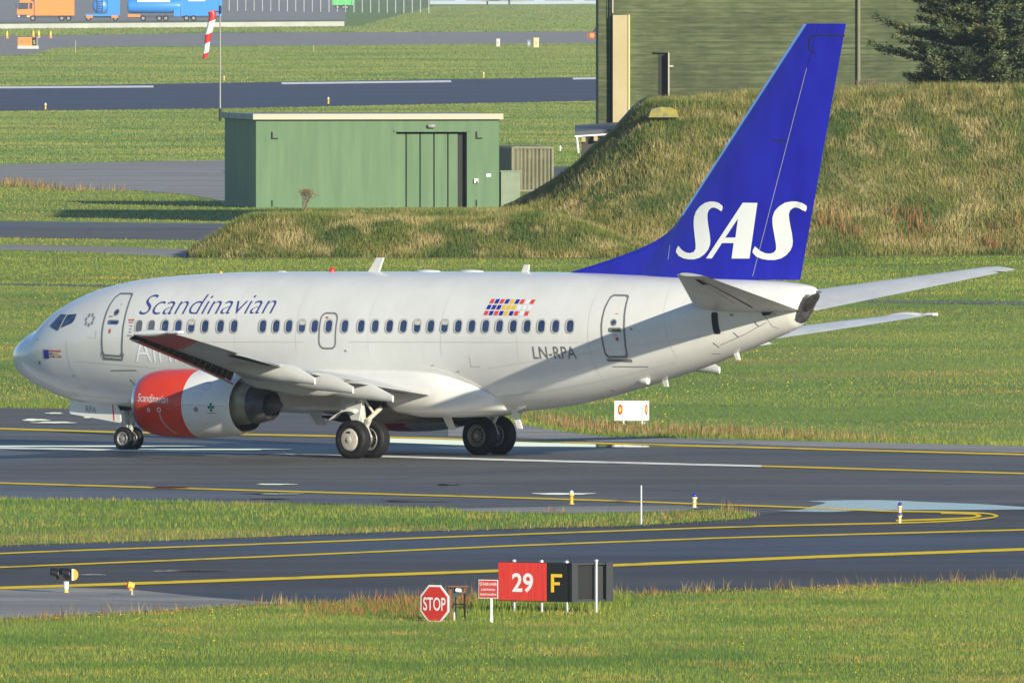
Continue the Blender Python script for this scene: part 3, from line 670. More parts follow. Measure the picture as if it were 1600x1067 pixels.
b = MB(); b.lathe([(-.22, .0), (-.14, .06), (.05, .1), (.2, .1), (.22, 0)], (23.95, -.55, 2.30), 'X', 14); b.build('drain_mast', M['white'], plane, smooth=40)
blade_ant('drain_mast', 26.9, 3.06, .13, .16, .13, M['white'], -1, -.1, .04); blade_ant('drain_mast', 24.2, 2.27, .14, .2, .12, M['wing_grey'], -1)
b = MB(); b.box((27.15, 0, 5.32), (.30, .12, .10)); b.box((27.30, 0, 5.42), (.14, .11, .18)); b.build('aerial', M['fairing'], plane)

# ------------------------------------------------------------------ fin and rudder
FZ = [5.31, 5.7, 6.05, 6.33, 6.63, 7.27, 12.46]; FX = [20.71, 22.24, 23.41, 24.11, 24.58, 25.16, 29.38]
fin_le = pchip(FZ, FX)
def fin_le2(z): return 25.16 + (z - 7.27) * (29.38 - 25.16) / (12.46 - 7.27) if z > 7.27 else fin_le(z)
def fin_te(z): return 29.22 + (z - 5.17) * (30.88 - 29.22) / (12.47 - 5.17)
def hinge(z): return 27.62 + (z - 5.22) * .322
def fin_y(s, z):
    te = fin_te(z); main = 25.16 + (z - 7.27) * .8131; c = te - main
    u = (s - main) / c; t = .10 * c
    ya = 0
    if u > 0: u = min(u, 1); ya = 5 * t * (.2969 * u ** .5 - .126 * u - .3516 * u * u + .2843 * u ** 3 - .1036 * u ** 4)
    d = s - fin_le2(z); yb = .07 * min(1, max(d, 0) / .4) ** .5 if z < 7.4 else 0
    return max(ya, yb) if s < te - .3 else ya
def fin_grid(z0s, lo, hi, n, name, m, close_front=False):
    b = MB()
    for sg in (-1, 1):
        rows = []
        for z in z0s:
            r = []
            for i in range(n + 1):
                u = i / n; u = u ** 1.6 if not close_front else u
                s = lo(z) + (hi(z) - lo(z)) * u; r.append((s, sg * fin_y(s, z), z))
            rows.append(r)
        b.grid(rows)
    for z in (z0s[0], z0s[-1]):
        P = [lo(z) + (hi(z) - lo(z)) * i / n for i in range(n + 1)]
        b.add([(s, -fin_y(s, z), z) for s in P] + [(s, fin_y(s, z), z) for s in P], [(i, i + 1, n + 2 + i, n + 1 + i) for i in range(n)])
    for fn in (lo, hi):
        b.add([(fn(z), -fin_y(fn(z), z), z) for z in z0s] + [(fn(z), fin_y(fn(z), z), z) for z in z0s], [(i, i + 1, len(z0s) + i + 1, len(z0s) + i) for i in range(len(z0s) - 1)])
    return b.build(name, m, plane, smooth=35)
zs = [5.1, 5.2, 5.32, 5.4, 5.5, 5.6, 5.7, 5.82, 5.94, 6.05, 6.15, 6.25, 6.33, 6.45, 6.55, 6.63, 6.8, 7.0, 7.2, 7.35, 7.6, 8, 8.5, 9, 9.5, 10, 10.5, 11, 11.5, 12, 12.3, 12.46]
fin = fin_grid(zs, fin_le2, lambda z: hinge(z) - .008, 26, 'tail_fin', M['blue'])
rudder = fin_grid([5.21, 5.6, 6, 6.5, 7, 8, 9, 10, 11, 12, 12.46], lambda z: hinge(z) + .008, fin_te, 10, 'rudder', M['blue'], True)
b = MB(); rows = []
for z in [7.0, 7.2, 7.5] + [8 + .5 * k for k in range(9)] + [12.45]:
    le = fin_le2(z); rows.append([(le + d, sg * (fin_y(le + d, z) + .008), z) for d, sg in ((.15, -1), (.06, -1), (.012, -1), (-.015, 0), (.012, 1), (.06, 1), (.15, 1))])
b.grid(rows); b.build('leading_edge', M['le'], fin, smooth=60)
ff = lambda s, z: fin_y(s, z)
pline([(29.85, 11.62), (29.62, 11.72), (29.60, 11.98), (29.74, 12.12), (30.84, 12.12)], .04, M['dark'], f=ff, off=.006, parent=fin, name='rudder_gap')
pline([(hinge(5.3), 5.3), (hinge(8), 8), (hinge(11.2), 11.2)], .013, M['wing_grey'], f=ff, off=.008, parent=fin, name='hinge_line')
pline([(28.35, 9.16), (28.85, 9.14)], .04, M['dark'], f=ff, off=.006, parent=fin, name='marking')
pline([(24.62, 5.75), (24.66, 6.15)], .016, M['wing_grey'], f=ff, off=.006, parent=fin, name='marking')
S1 = [(26.622, 7.28), (26.481, 7.37), (26.314, 7.406), (26.147, 7.407), (25.946, 7.366), (25.762, 7.26), (25.628, 7.128), (25.565, 6.971), (25.558, 6.814), (25.572, 6.684), (25.595, 6.553), (25.629, 6.371), (25.662, 6.188), (25.662, 6.058), (25.595, 5.973), (25.461, 5.938), (25.311, 5.955), (25.16, 6.021), (25.009, 6.143), (24.935, 6.024), (24.935, 5.959), (25.043, 5.855), (25.21, 5.792), (25.411, 5.762), (25.612, 5.764), (25.813, 5.811), (25.98, 5.904), (26.114, 6.036), (26.181, 6.167), (26.197, 6.298), (26.164, 6.506), (26.114, 6.715), (26.08, 6.897), (26.07, 7.054), (26.114, 7.159), (26.214, 7.23), (26.314, 7.239), (26.448, 7.2), (26.575, 7.131), (26.615, 7.189)]
S2 = [((x - 24.935) * 1.0895 + 27.666, (z - 5.762) * 1.011 + 5.769) for x, z in S1]
A1 = [(27.332, 7.383), (27.842, 7.382), (27.556, 5.805), (26.939, 5.799), (27.016, 6.238), (27.076, 6.397), (27.166, 6.933), (26.722, 6.389)]
AT = [[(27.332, 7.383), (27.842, 7.382), (27.166, 6.933)], [(27.842, 7.382), (27.556, 5.805), (26.939, 5.799), (27.016, 6.238), (27.076, 6.397), (27.166, 6.933)],
      [(27.332, 7.383), (27.166, 6.933), (26.722, 6.389), (26.608, 6.234), (26.254, 5.797), (26.047, 5.795)], [(26.722, 6.389), (27.076, 6.397), (27.016, 6.238), (26.608, 6.234)]]
fy = lambda s, z: fin_y(s, z)
for P in (S1, S2): skin_patch('tail_logo', [P], M['sas_white'], .022, fin, dz=.15, f=fy)
skin_patch('tail_logo', AT, M['sas_white'], .022, fin, dz=.15, f=fy)

# ------------------------------------------------------------------ lifting surfaces
def foil(u): return 5 * (.2969 * u ** .5 - .126 * u - .3516 * u * u + .2843 * u ** 3 - .1036 * u ** 4)
US = [0, .004, .015, .04, .08, .15, .25, .38, .5, .62, .75, .87, .95, 1]
def wing_sec(le, te, y, zle, zte, tc, cam_=.015, u0=0, u1=1):
    c = te - le; up = []; lo = []
    for u in US:
        if u < u0 or u > u1: continue
        z = zle + (zte - zle) * u; h = foil(u) * tc * c; k = cam_ * c * math.sin(math.pi * u)
        up.append((le + c * u, y, z + k + h)); lo.append((le + c * u, y, z + k - h * .9))
    return up[::-1] + lo[1:]
w_le = pchip([1.2, 3.2, 5.0, 17.1], [9.9, 11.55, 12.75, 19.12]); w_te = pchip([1.2, 2, 5.3, 17.1], [16.75, 16.75, 16.8, 20.45])
def w_zt(y): return 1.92 + (y - 2) * .128
def w_zl(y): return w_zt(y) + .16 - .013 * y
def make_wing(sg):
    nm = 'wing'
    ys = [1.2, 2, 3, 4, 5, 5.3, 6, 7, 8, 9, 10, 11, 12, 13, 14, 15, 16, 16.6, 17.0]
    b = MB(); rows = []
    for y in ys:
        tc = float(np.interp(y, [1, 5.3, 17], [.135, .115, .10])); rows.append(wing_sec(w_le(y), w_te(y), sg * y, w_zl(y), w_zt(y), tc))
    b.grid(rows, wrap=True); b.fan(rows[-1]); b.fan(rows[0])
    w = b.build(nm, M['wing_grey'], plane, smooth=30)
    # red outer undersurface panel
    b = MB(); rows = []
    for y in (13.6, 14.0, 14.6, 15.2, 16, 17.0):
        r = []
        for u in [.02, .06, .12, .25, .4, .55, .7, .85, .98]:
            lim = {13.6: .3, 14.0: .45, 14.6: .75}.get(y, 1.0); uu = .02 + (u - .02) * lim
            le, te = w_le(y), w_te(y); c = te - le; z = w_zl(y) + (w_zt(y) - w_zl(y)) * uu + .015 * c * math.sin(math.pi * uu) - foil(uu) * .10 * c * .9 - .008
            r.append((le + c * uu, sg * y, z))
        rows.append(r)
    b.grid(rows); b.build('wing_tip_panel', M['orange'], w, smooth=30)
    # tip cap with lamps
    b = MB(); rows = []
    for k in range(13):
        u = k / 12; x = 19.10 + 1.62 * u; h = .012 + .085 * math.sin(math.pi * min(1, u * 1.25 + .08)) ** .6 if u < .8 else .07 - .03 * (u - .8) / .2
        zc = w_zl(17) + (w_zt(17) - w_zl(17)) * u + .05
        rows.append([(x, sg * (17.08 + .12 * math.sin(a)), zc + h * math.cos(a)) for a in [math.pi * 2 * q / 14 for q in range(14)]])
    b.grid(rows, wrap=True); b.fan(rows[0]); b.fan(rows[-1]); b.build('wing_tip_cap', M['white'], w, smooth=45)
    b = MB(); b.lathe([(0, .0), (.05, .05), (.16, .06)], (19.0, sg * 17.08, w_zl(17) + .04), 'X', 10); b.build('navigation_lamp', M['red'] if sg < 0 else M['green_mark'], w, smooth=50)
    b = MB(); b.lathe([(0, .05), (.07, .05), (.11, .02), (.12, 0)], (20.72, sg * 17.08, w_zt(17) + .05), 'X', 10); b.build('navigation_lamp', M['flag_white'], w, smooth=50)
    # slats: hollow shells dropped ahead of the leading edge
    for (y0, y1) in ((6.0, 8.6), (8.68, 11.3), (11.38, 14.0), (14.08, 16.75)):
        b = MB(); rows = []; inner = []
        for k in range(5):
            y = y0 + (y1 - y0) * k / 4; le = w_le(y); c = w_te(y) - le; z = w_zl(y); T = .042 * c + .06; kk = .30 + .70 * (17 - y) / 11
            prof = [(.34, .62 * T + .02), (.14, .55 * T), (-.06, .30 * T), (-.18, -.06), (-.22, -.17), (-.19, -.27), (-.07, -.33), (.12, -.36)]
            prof = [(px_, pz if pz > 0 else pz * kk) for px_, pz in prof]
            rows.append([(le - .16 + px_, sg * y, z - .02 + pz) for px_, pz in prof])
            inner.append([(le - .16 + px_ + .025, sg * y, z - .02 + pz * .93 + .01) for px_, pz in prof])
        b.grid(rows, 0 if y0 < 11 else 1)
        b.grid(inner, 2)
        for rr in (rows, inner): pass
        n8 = len(rows[0])
        for (ra, rb) in ((rows[0], inner[0]), (rows[-1], inner[-1])):
            b.add(ra + rb, [(i, i + 1, n8 + i + 1, n8 + i) for i in range(n8 - 1)])
        b.add([r[-1] for r in rows] + [r[-1] for r in inner], [(i, i + 1, 5 + i + 1, 5 + i) for i in range(4)], 1)
        sl_ = b.build('slat', [M['wing_grey'], M['orange'], M['slatback']], w, smooth=50)
        for k in range(4):
            y = y0 + (y1 - y0) * (k + .5) / 4; le = w_le(y); z = w_zl(y); kk = .30 + .70 * (17 - y) / 11
            b = MB(); b.prism([(le - .30, z - .18 * kk), (le - .04, z - .30 * kk), (le + .08, z - .08), (le - .1, z + .02)], 'Y', sg * y - .03, sg * y + .03); b.build('slat_rib', M['slatback'], sl_)
    # krueger flap inboard of the engine
    b = MB(); b.prism([(w_le(3) - .1, w_zl(3) - .1), (w_le(3) - .35, w_zl(3) - .3), (w_le(3) - .3, w_zl(3) - .36), (w_le(3), w_zl(3) - .2)], 'Y', sg * 2.4, sg * 4.0); b.build('krueger_flap', M['wing_grey'], w)
    # trailing edge flaps, slightly drooped, and the aileron line
    for (y0, y1, dx, dz, ch) in ((2.0, 4.9, .55, -.10, 1.25), (5.5, 11.9, .42, -.10, .95)):
        b = MB(); rows = []
        for k in range(6):
            y = y0 + (y1 - y0) * k / 5; te = w_te(y) + dx * (1 - .3 * k / 5) ; le = te - ch * (1 - .35 * k / 5 * (y0 > 5)); z = w_zt(y)
            rows.append(wing_sec(le, te, sg * y, z + .03, z + dz, .11, .01))
        b.grid(rows, wrap=True); b.fan(rows[0]); b.fan(rows[-1]); b.build('flap', M['fairing'], w, smooth=35)
        b = MB(); P0, P1 = y0, y1
        b.add([(w_te(y) - .45, sg * y, w_zt(y) - .07) for y in (P0, P1)] + [(w_te(y) + .02, sg * y, w_zt(y) - .05) for y in (P1, P0)], [(0, 1, 2, 3)])
        b.build('flap_gap', M['dark'], w)
    # canoe fairings under the flap tracks
    for yy, ln, ext in ((4.5, 3.4, 1.22), (6.8, 3.1, 1.5), (9.15, 2.9, 1.5)):
        b = MB(); rows = []; te = w_te(yy) + ext; x0 = te - ln - .9
        for k in range(15):
            u = k / 14; x = x0 + (te - x0) * u
            top = w_zt(yy) - .02 - (.0 if u < .76 else (u - .76) / .24 * .36) + .04 * math.sin(math.pi * u)
            h = .02 + .50 * math.sin(math.pi * min(u * .72, .5)) ** 1.3 * (1 if u < .76 else 1 - (u - .76) / .24 * .66); wdt = .19 * math.sin(math.pi * min(1, u * .85 + .04)) ** .6 * (1 if u < .7 else 1 - (u - .7) / .3 * .55)
            rows.append([(x, sg * yy + wdt * q, top - h * g) for q, g in ((-.75, 0), (-1, .3), (-.95, .6), (-.6, .9), (0, 1), (.6, .9), (.95, .6), (1, .3), (.75, 0), (0, -.04))])
        b.grid(rows, wrap=True); b.fan(rows[0]); b.fan(rows[-1]); b.build('flap_fairing', M['fairing'], w, smooth=50)
    return w
wp = make_wing(-1); wp['label'] = 'near wing with drooped slats'; ws_ = make_wing(1); ws_['label'] = 'far wing seen past the tail'
s_le = lambda y: 26.1 + (y - .9) * .702; s_te = lambda y: 29.62 + (y - .7) * .285
def make_stab(sg):
    b = MB(); rows = []
    for y in (.35, .8, 1.4, 2.2, 3.2, 4.2, 5.2, 6.2, 6.9, 7.1):
        z = 4.42 + (y - .8) * .163; le, te = s_le(y), s_te(y)
        if y > 6.95: le += .12
        rows.append(wing_sec(le, te, sg * y, z + .04, z, .11, .0))
    b.grid(rows, wrap=True); b.fan(rows[-1]); st = b.build('tailplane', M['fairing'], plane, smooth=30)
    b = MB()
    def low(y, u, off=.008):
        z = 4.42 + (y - .8) * .163; le, te = s_le(y), s_te(y); c = te - le
        return (le + c * u, sg * y, z + .04 * (1 - u) - foil(u) * .11 * c * .9 - off)
    for (ya, yb, ua, ub) in ((1.6, 6.5, .655, .675), (2.4, 5.8, .55, .555), (5.7, 6.6, .5, .62)):
        b.add([low(ya, ua), low(yb, ua), low(yb, ub), low(ya, ub)], [(0, 1, 2, 3)])
    b.build('elevator_gap', M['dark'], st)
    b = MB(); b.prism([(s_te(6.6) - .3, 4.42 + 5.8 * .163 - .02), (s_te(6.6) + .12, 4.42 + 5.8 * .163), (s_te(6.6) + .12, 4.42 + 5.8 * .163 + .02), (s_te(6.6) - .3, 4.42 + 5.8 * .163 + .03)], 'Y', sg * 6.55, sg * 6.62); b.build('static_wick', M['dark'], st)
    return st
make_stab(-1)['label'] = 'near tailplane seen from below'; make_stab(1)['label'] = 'far tailplane catching the light'
skin_patch('tailplane_slot', [rrect(26.98, 3.98, .20, .62, .05)], M['dark'], .010); skin_patch('tailplane_slot', [[(28.35, 4.36), (28.95, 4.42), (28.6, 4.22), (28.45, 4.2)]], M['dark'], .010)

# ------------------------------------------------------------------ wing to body fairing
b = MB(); rows = []
fz_t = pchip([9.2, 10.5, 12.0, 14, 15.5, 16.5, 17.3, 18.1, 18.7, 19.05], [1.9, 2.3, 2.6, 2.7, 2.72, 2.68, 2.58, 2.36, 2.08, 1.80])
fz_b = pchip([9.2, 10.5, 12, 15, 17.5, 18.5, 19.05], [1.22, 1.20, 1.17, 1.13, 1.16, 1.25, 1.345]); fw = pchip([9.2, 10.5, 12, 15, 17, 18.3, 19.05], [1.50, 1.90, 2.0, 2.02, 1.99, 1.83, 1.55])
for s in [9.2, 9.6, 10, 10.5, 11, 12, 13, 14, 15, 15.5, 16, 16.5, 17, 17.3, 17.7, 18.1, 18.4, 18.7, 18.9, 19.05]:
    t, bt, w_ = fz_t(s), fz_b(s), fw(s); r = []
    for i in range(41):
        a = math.pi * i / 40; zz = math.cos(a); yy = -math.sin(a)
        z = (t + bt) / 2 + (t - bt) / 2 * (abs(zz) ** .62 * (1 if zz > 0 else -1)); ysk = side_y(s, z)
        g = min(1, (s - 9.2) / 1.6, (19.05 - s) / 1.5) ** .5 if 9.2 < s < 19.05 else 0
        y = (ysk + .012 if 0 < i < 40 else 0) * (1 - g) + g * max(w_ * abs(yy) ** (.62 if zz < 0 else .75), ysk + .012 if i < 40 else 0)
        r.append((s, -y, z))
    r2 = [(p[0], -p[1], p[2]) for p in r[::-1][1:-1]]
    rows.append(r + r2)
b.grid(rows, wrap=True); b.fan(rows[0]); b.fan(rows[-1]); b.build('belly_fairing', M['white'], plane, smooth=60)
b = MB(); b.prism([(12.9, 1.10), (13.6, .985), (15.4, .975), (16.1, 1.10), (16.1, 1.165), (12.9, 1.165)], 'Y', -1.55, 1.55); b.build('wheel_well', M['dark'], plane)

for sg in (-1, 1):
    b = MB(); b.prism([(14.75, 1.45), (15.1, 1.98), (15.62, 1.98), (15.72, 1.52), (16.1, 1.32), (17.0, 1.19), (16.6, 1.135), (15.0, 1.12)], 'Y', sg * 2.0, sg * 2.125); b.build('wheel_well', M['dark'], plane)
# ------------------------------------------------------------------ engines
def make_engine(sg):
    ey = sg * 4.83; ez = 1.53
    def sq(rows):   # the lower side of the cowl is flattened
        return [[(x, y, ez + (z - ez) * (1.0 if z > ez else .985)) for x, y, z in r] for r in rows]
    def ringx(x, r, n=56, oz=0): return [(x, ey + r * math.cos(2 * math.pi * i / n), ez + oz + r * math.sin(2 * math.pi * i / n)) for i in range(n)]
    out = [(9.32, .87), (9.4, .90), (9.55, .935), (9.8, .965), (10.1, .985), (10.5, 1.0), (10.9, 1.0), (11.22, .995)]
    aft = [(11.22, .995), (11.7, .975), (12.1, .94), (12.5, .885), (12.83, .82), (12.85, .80)]
    b = MB(); b.grid(sq([ringx(*p) for p in out]), 0, True); b.grid(sq([ringx(*p) for p in aft]), 1, True)
    b.grid([ringx(12.85, .80), ringx(12.83, .785), ringx(12.2, .79)], 3, True)
    inn = [(9.30, .80), (9.45, .76), (9.8, .755), (10.3, .775)]
    b.grid([ringx(*p) for p in inn], 2, True); b.add(ringx(10.3, .775), [tuple(range(56))], 3)
    e = b.build('engine', [M['orange'], M['white'], M['wing_grey'], M['dark']], plane, smooth=40)
    b = MB(); lp = [(9.335, .872), (9.26, .862), (9.215, .845), (9.20, .825), (9.22, .81), (9.31, .802)]
    b.grid(sq([ringx(*p) for p in lp]), 0, True); b.build('inlet_lip', M['lip'], e, smooth=60)
    b = MB(); b.grid([ringx(x, r, oz=.05) for x, r in ((12.25, .62), (12.6, .63), (12.9, .60), (13.2, .53))], 0, True); b.add(ringx(12.25, .78), [tuple(range(56))], 1)
    b.build('core_cowl', [M['exhaust'], M['dark']], e, smooth=50)
    b = MB(); b.grid([ringx(x, r) for x, r in ((13.2, .535), (13.35, .51), (13.75, .43), (13.78, .41), (13.6, .40))], 0, True); b.add(ringx(13.6, .42), [tuple(range(56))], 1)
    b.build('exhaust_nozzle', [M['exhaust2'], M['dark']], e, smooth=50)
    b = MB(); b.grid([ringx(x, r) for x, r in ((13.55, .27), (13.8, .25), (14.0, .17), (14.15, .06), (14.2, .01))], 0, True); b.build('exhaust_plug', M['exhaust2'], e, smooth=50)
    b = MB(); b.grid([ringx(x, r) for x, r in ((10.02, .02), (10.1, .14), (10.28, .24))], 0, True); b.build('spinner', M['dark'], e, smooth=50)
    # pylon
    b = MB(); rows = []
    for x, zt, zb, w in ((10.9, 2.50, 2.35, .05), (11.6, 2.62, 2.3, .14), (12.3, 2.62, 2.2, .18), (13.0, 2.5, 2.05, .2), (13.8, 2.4, 1.98, .2), (14.8, 2.3, 1.86, .17), (15.8, 2.2, 1.88, .10), (16.3, 2.15, 1.98, .03)):
        rows.append([(x, ey - w, zt), (x, ey - w * 1.05, (zt + zb) / 2), (x, ey - w * .7, zb), (x, ey, zb - .05), (x, ey + w * .7, zb), (x, ey + w * 1.05, (zt + zb) / 2), (x, ey + w, zt)])
    b.grid(rows, wrap=True); b.fan(rows[0]); b.fan(rows[-1]); b.build('pylon', M['fairing'], e, smooth=50)
    b = MB(); b.prism([(11.2, 2.35), (11.9, 2.60), (12.6, 2.72), (13.3, 2.6), (13.3, 2.3)], 'Y', ey - .06, ey + .06); b.build('pylon_fairing', M['wing_grey'], e)
    def ef(s, z):
        xs = [p[0] for p in out + aft[1:5]]; rs = [p[1] for p in out + aft[1:5]]; r = float(np.interp(s, xs, rs)); d = min(abs(z - ez) / (1 if z > ez else .985), r)
        return abs(ey) + math.sqrt(max(r * r - d * d, 0))
    if sg < 0:
        skin_text('engine_title', 'Scandinavian', (9.53, 1.60, 10.73, 1.56, .24), M['sas_white'], f=ef, parent=e, weight=-.002, shear=.05)
        skin_patch('marking', ring_polys(rrect(9.97, 1.36, .12, .12, .059), rrect(9.97, 1.36, .07, .07, .034)), M['sas_white'], .008, e, f=ef)
        skin_patch('marking', ring_polys(rrect(10.38, 1.37, .15, .13, .06), rrect(10.38, 1.37, .10, .08, .035)), M['sas_white'], .008, e, f=ef)
        for d in (0, .045):
            pline([(10.36 + d, 1.28), (10.37 + d, 1.1), (10.45 + d, .9), (10.62 + d, .68)], .012, M['flag_white'], f=ef, parent=e, name='marking', off=.007)
        skin_patch('vent', [rrect(11.75, 1.40, .15, .15, .074)], M['grey_mark'], .008, e, f=ef)
        skin_patch('clover_mark', [rrect(12.27 + dx, 1.47 + dz, .085, .085, .042) for dx, dz in ((.07, 0), (-.07, 0), (0, .085), (0, -.085))] + [rrect(12.27, 1.47, .16, .03, .01), rrect(12.27, 1.47, .03, .18, .01)], M['green_mark'], .008, e, f=ef)
        skin_patch('panel_ring', ring_polys(rrect(12.0, 2.06, .28, .20, .095), rrect(12.0, 2.06, .26, .18, .085)), M['grey_mark'], .006, e, f=ef)
        pline([(11.0, 2.2), (10.93, 1.9), (10.9, 1.5), (10.93, 1.1), (11.0, .85)], .014, M['reg_grey'], f=ef, parent=e, name='panel_line')
        pline([(10.95, 1.53), (12.7, 1.50)], .010, M['grey_mark'], f=ef, parent=e, name='panel_line')
        skin_patch('marking', [rrect(10.75, 1.40, .14, .02, .008), rrect(11.9, 1.85, .03, .03, .01), rrect(12.0, .98, .06, .02, .008), rrect(12.27, 1.30, .3, .02, .008)], M['grey_mark'], .009, e, f=ef)
    return e
make_engine(-1)['label'] = 'near engine with red front cowl'; make_engine(1)['label'] = 'far engine glimpsed under the belly'

# ------------------------------------------------------------------ landing gear
def wheel(parent, x, y, z, r, w, cap, face):
    b = MB(); h = w / 2
    prof = [(-h * .72, r * .56), (-h * .95, r * .66), (-h, r * .80), (-h * .86, r * .92), (-h * .55, r * .985)]
    for k in range(5):                                   # tread with grooves
        a = -h * .5 + h * k / 4
        prof += [(a - .022 * w * 2, r), (a + .0, r), ] + ([(a + .012, r - .012), (a + .024, r - .012)] if k < 4 else [])
    prof += [(h * .55, r * .985), (h * .86, r * .92), (h, r * .80), (h * .95, r * .66), (h * .72, r * .56)]
    b.lathe(prof, (x, y, z), 'Y', 44); t = b.build('tyre', M['tyre'], parent, smooth=50)
    b = MB()
    if cap:
        b.lathe([(-h * .70 * 1, r * .60), (-h * .95, r * .53), (-h * 1.0, r * .48), (-h * 1.02, r * .2), (-h * 1.14, r * .13), (-h * 1.16, 0)], (x, y, z), 'Y', 36)
        b.lathe([(h * .7, r * .6), (h * .6, r * .4), (h * .6, 0)], (x, y, z), 'Y', 30)
        hb = b.build('rim', M['hubcap'], parent, smooth=30)
        b = MB(); b.box((x, y - h * 1.03, z + r * .38), (.13, .02, .05)); b.build('valve_slot', M['dark'], parent)
    else:
        for s in (-1, 1):
            b.lathe([(s * h * .74, r * .60), (s * h * .95, r * .56), (s * h * .88, r * .50), (s * h * .55, r * .46), (s * h * .5, r * .2), (s * h * .9, r * .17), (s * h * .92, 0)], (x, y, z), 'Y', 36)
        hb = b.build('rim', M['rim'], parent, smooth=30)
        b = MB()
        for k in range(12 if r > .4 else 6):
            a = 2 * math.pi * k / (12 if r > .4 else 6)
            b.cyl((x + r * .34 * math.cos(a), y - h * .60, z + r * .34 * math.sin(a)), (x + r * .34 * math.cos(a), y - h * .45, z + r * .34 * math.sin(a)), r * .06, n=10)
            b.cyl((x + r * .34 * math.cos(a), y + h * .60, z + r * .34 * math.sin(a)), (x + r * .34 * math.cos(a), y + h * .45, z + r * .34 * math.sin(a)), r * .06, n=10)
        b.build('brake_hole', M['dark'], parent)
MX, NX = 15.52, 4.29
def main_gear(sg):
    y = sg * 2.86; g = empty('main_gear', (0, 0, 0), parent=plane)
    b = MB(); b.cyl((MX, y, .55), (MX - .02, y, 1.15), .085, .085, 18); b.build('oleo', M['chrome'], g, smooth=40)
    b = MB(); b.cyl((MX - .02, y, 1.02), (MX - .12, y + sg * .12, 2.1), .13, .15, 18); b.cyl((MX, y - .62, .55), (MX, y + .62, .55), .065, .065, 14)
    b.cyl((MX, y, .40), (MX, y, .66), .11, .10, 16); b.cyl((MX + .05, y + .05, 1.1), (MX + .18, y, .62), .035, n=8)
    b.box((MX + .16, y, .98), (.09, .16, .34), ry=.5); b.box((MX + .20, y, .72), (.09, .14, .30), ry=-.5)
    for k in range(7): b.cyl((MX + .08, y - .13 + .04 * k, .7), (MX - .06, y + .1 - .05 * k, 1.25), .014, n=6)
    b.build('strut', M['strut'], g, smooth=35)
    b = MB(); b.cyl((MX + .05, y, 1.0), (MX + .05, y - sg * 1.35, 1.78), .065, .075, 14); b.cyl((MX + .06, y - sg * .45, 1.26), (MX + .02, y, 1.72), .04, n=10); b.build('side_brace', M['hubcap'], g, smooth=40)
    # strut doors
    b = MB(); b.prism([(MX - .62, 1.34), (MX - .1, 1.30), (MX - .1, 1.74), (MX - .55, 1.70)], 'Y', y + sg * .24, y + sg * .27)
    b.prism([(MX - .35, 1.66), (MX + .22, 1.66), (MX + .22, 2.05), (MX - .35, 2.05)], 'Y', y + sg * .34, y + sg * .37)
    b.prism([(MX - .06, .95), (MX + .1, .98), (MX + .22, 1.60), (MX - .45, 1.55)], 'Y', y + sg * .29, y + sg * .315); b.build('strut_door', M['wing_grey'], g)
    b = MB()
    for k in range(9):
        t = k / 8; x = MX - .95 + 1.05 * t; zz = 1.02 + .35 * math.sin(t * 2.2); b.v += [(x, y + sg * (.55 - .1 * t), zz), (x + .02, y + sg * (.05 + .15 * t), zz + .14)]
    b.f += [(2 * k, 2 * k + 2, 2 * k + 3, 2 * k + 1) for k in range(8)]; b.m += [0] * 8
    o = b.build('gear_door', M['fairing'], g, smooth=60); md = o.modifiers.new('t', 'SOLIDIFY'); md.thickness = .02
    wheel(g, MX, y - .43, .545, .56, .40, sg < 0, -1); wheel(g, MX, y + .43, .545, .56, .40, False, -1)
    return g
main_gear(-1)['label'] = 'near main gear, outer wheel with plain cover'; main_gear(1)['label'] = 'far main gear in shade'
g = empty('nose_gear', (0, 0, 0), parent=plane)
b = MB(); b.cyl((NX, 0, .34), (NX - .12, 0, 1.5), .06, .09, 16); b.cyl((NX, -.22, .335), (NX, .22, .335), .04, n=12); b.cyl((NX + .35, 0, 1.4), (NX - .05, 0, .85), .04, n=10); b.box((NX + .12, 0, .72), (.07, .14, .4), ry=.35)
b.build('strut', M['strut'], g, smooth=40)
for y in (-.22, .22): wheel(g, NX, y, .335, .34, .19, False, -1)
b = MB(); b.cyl((NX + .1, -.16, .56), (NX - .1, -.20, .62), .06, .075, 14); b.build('taxi_lamp', M['chrome'], g, smooth=40)
for s in (-1, 1):
    b = MB(); b.prism([(2.38, 1.10), (2.44, 1.03), (4.32, .80), (4.36, .84), (4.34, 1.10), (4.22, 1.30), (4.10, 1.33), (2.40, 1.42)], 'Y', s * .42 - .015, s * .42 + .015)
    b.build('gear_door', M['white'], g)
skin = lambda s, z: .435
skin_text('door_lettering', 'RPA', (3.02, 1.09, 3.42, 1.05, .21), M['reg_grey'], .004, f=skin, parent=g)
pline([(4.05, 1.315), (4.10, .86)], .045, M['red'], f=skin, parent=g, name='red_band', off=.005)
b = MB(); b.box((4.35, 0, 1.26), (.7, .62, .2)); b.build('gear_bay', M['dark'], g)
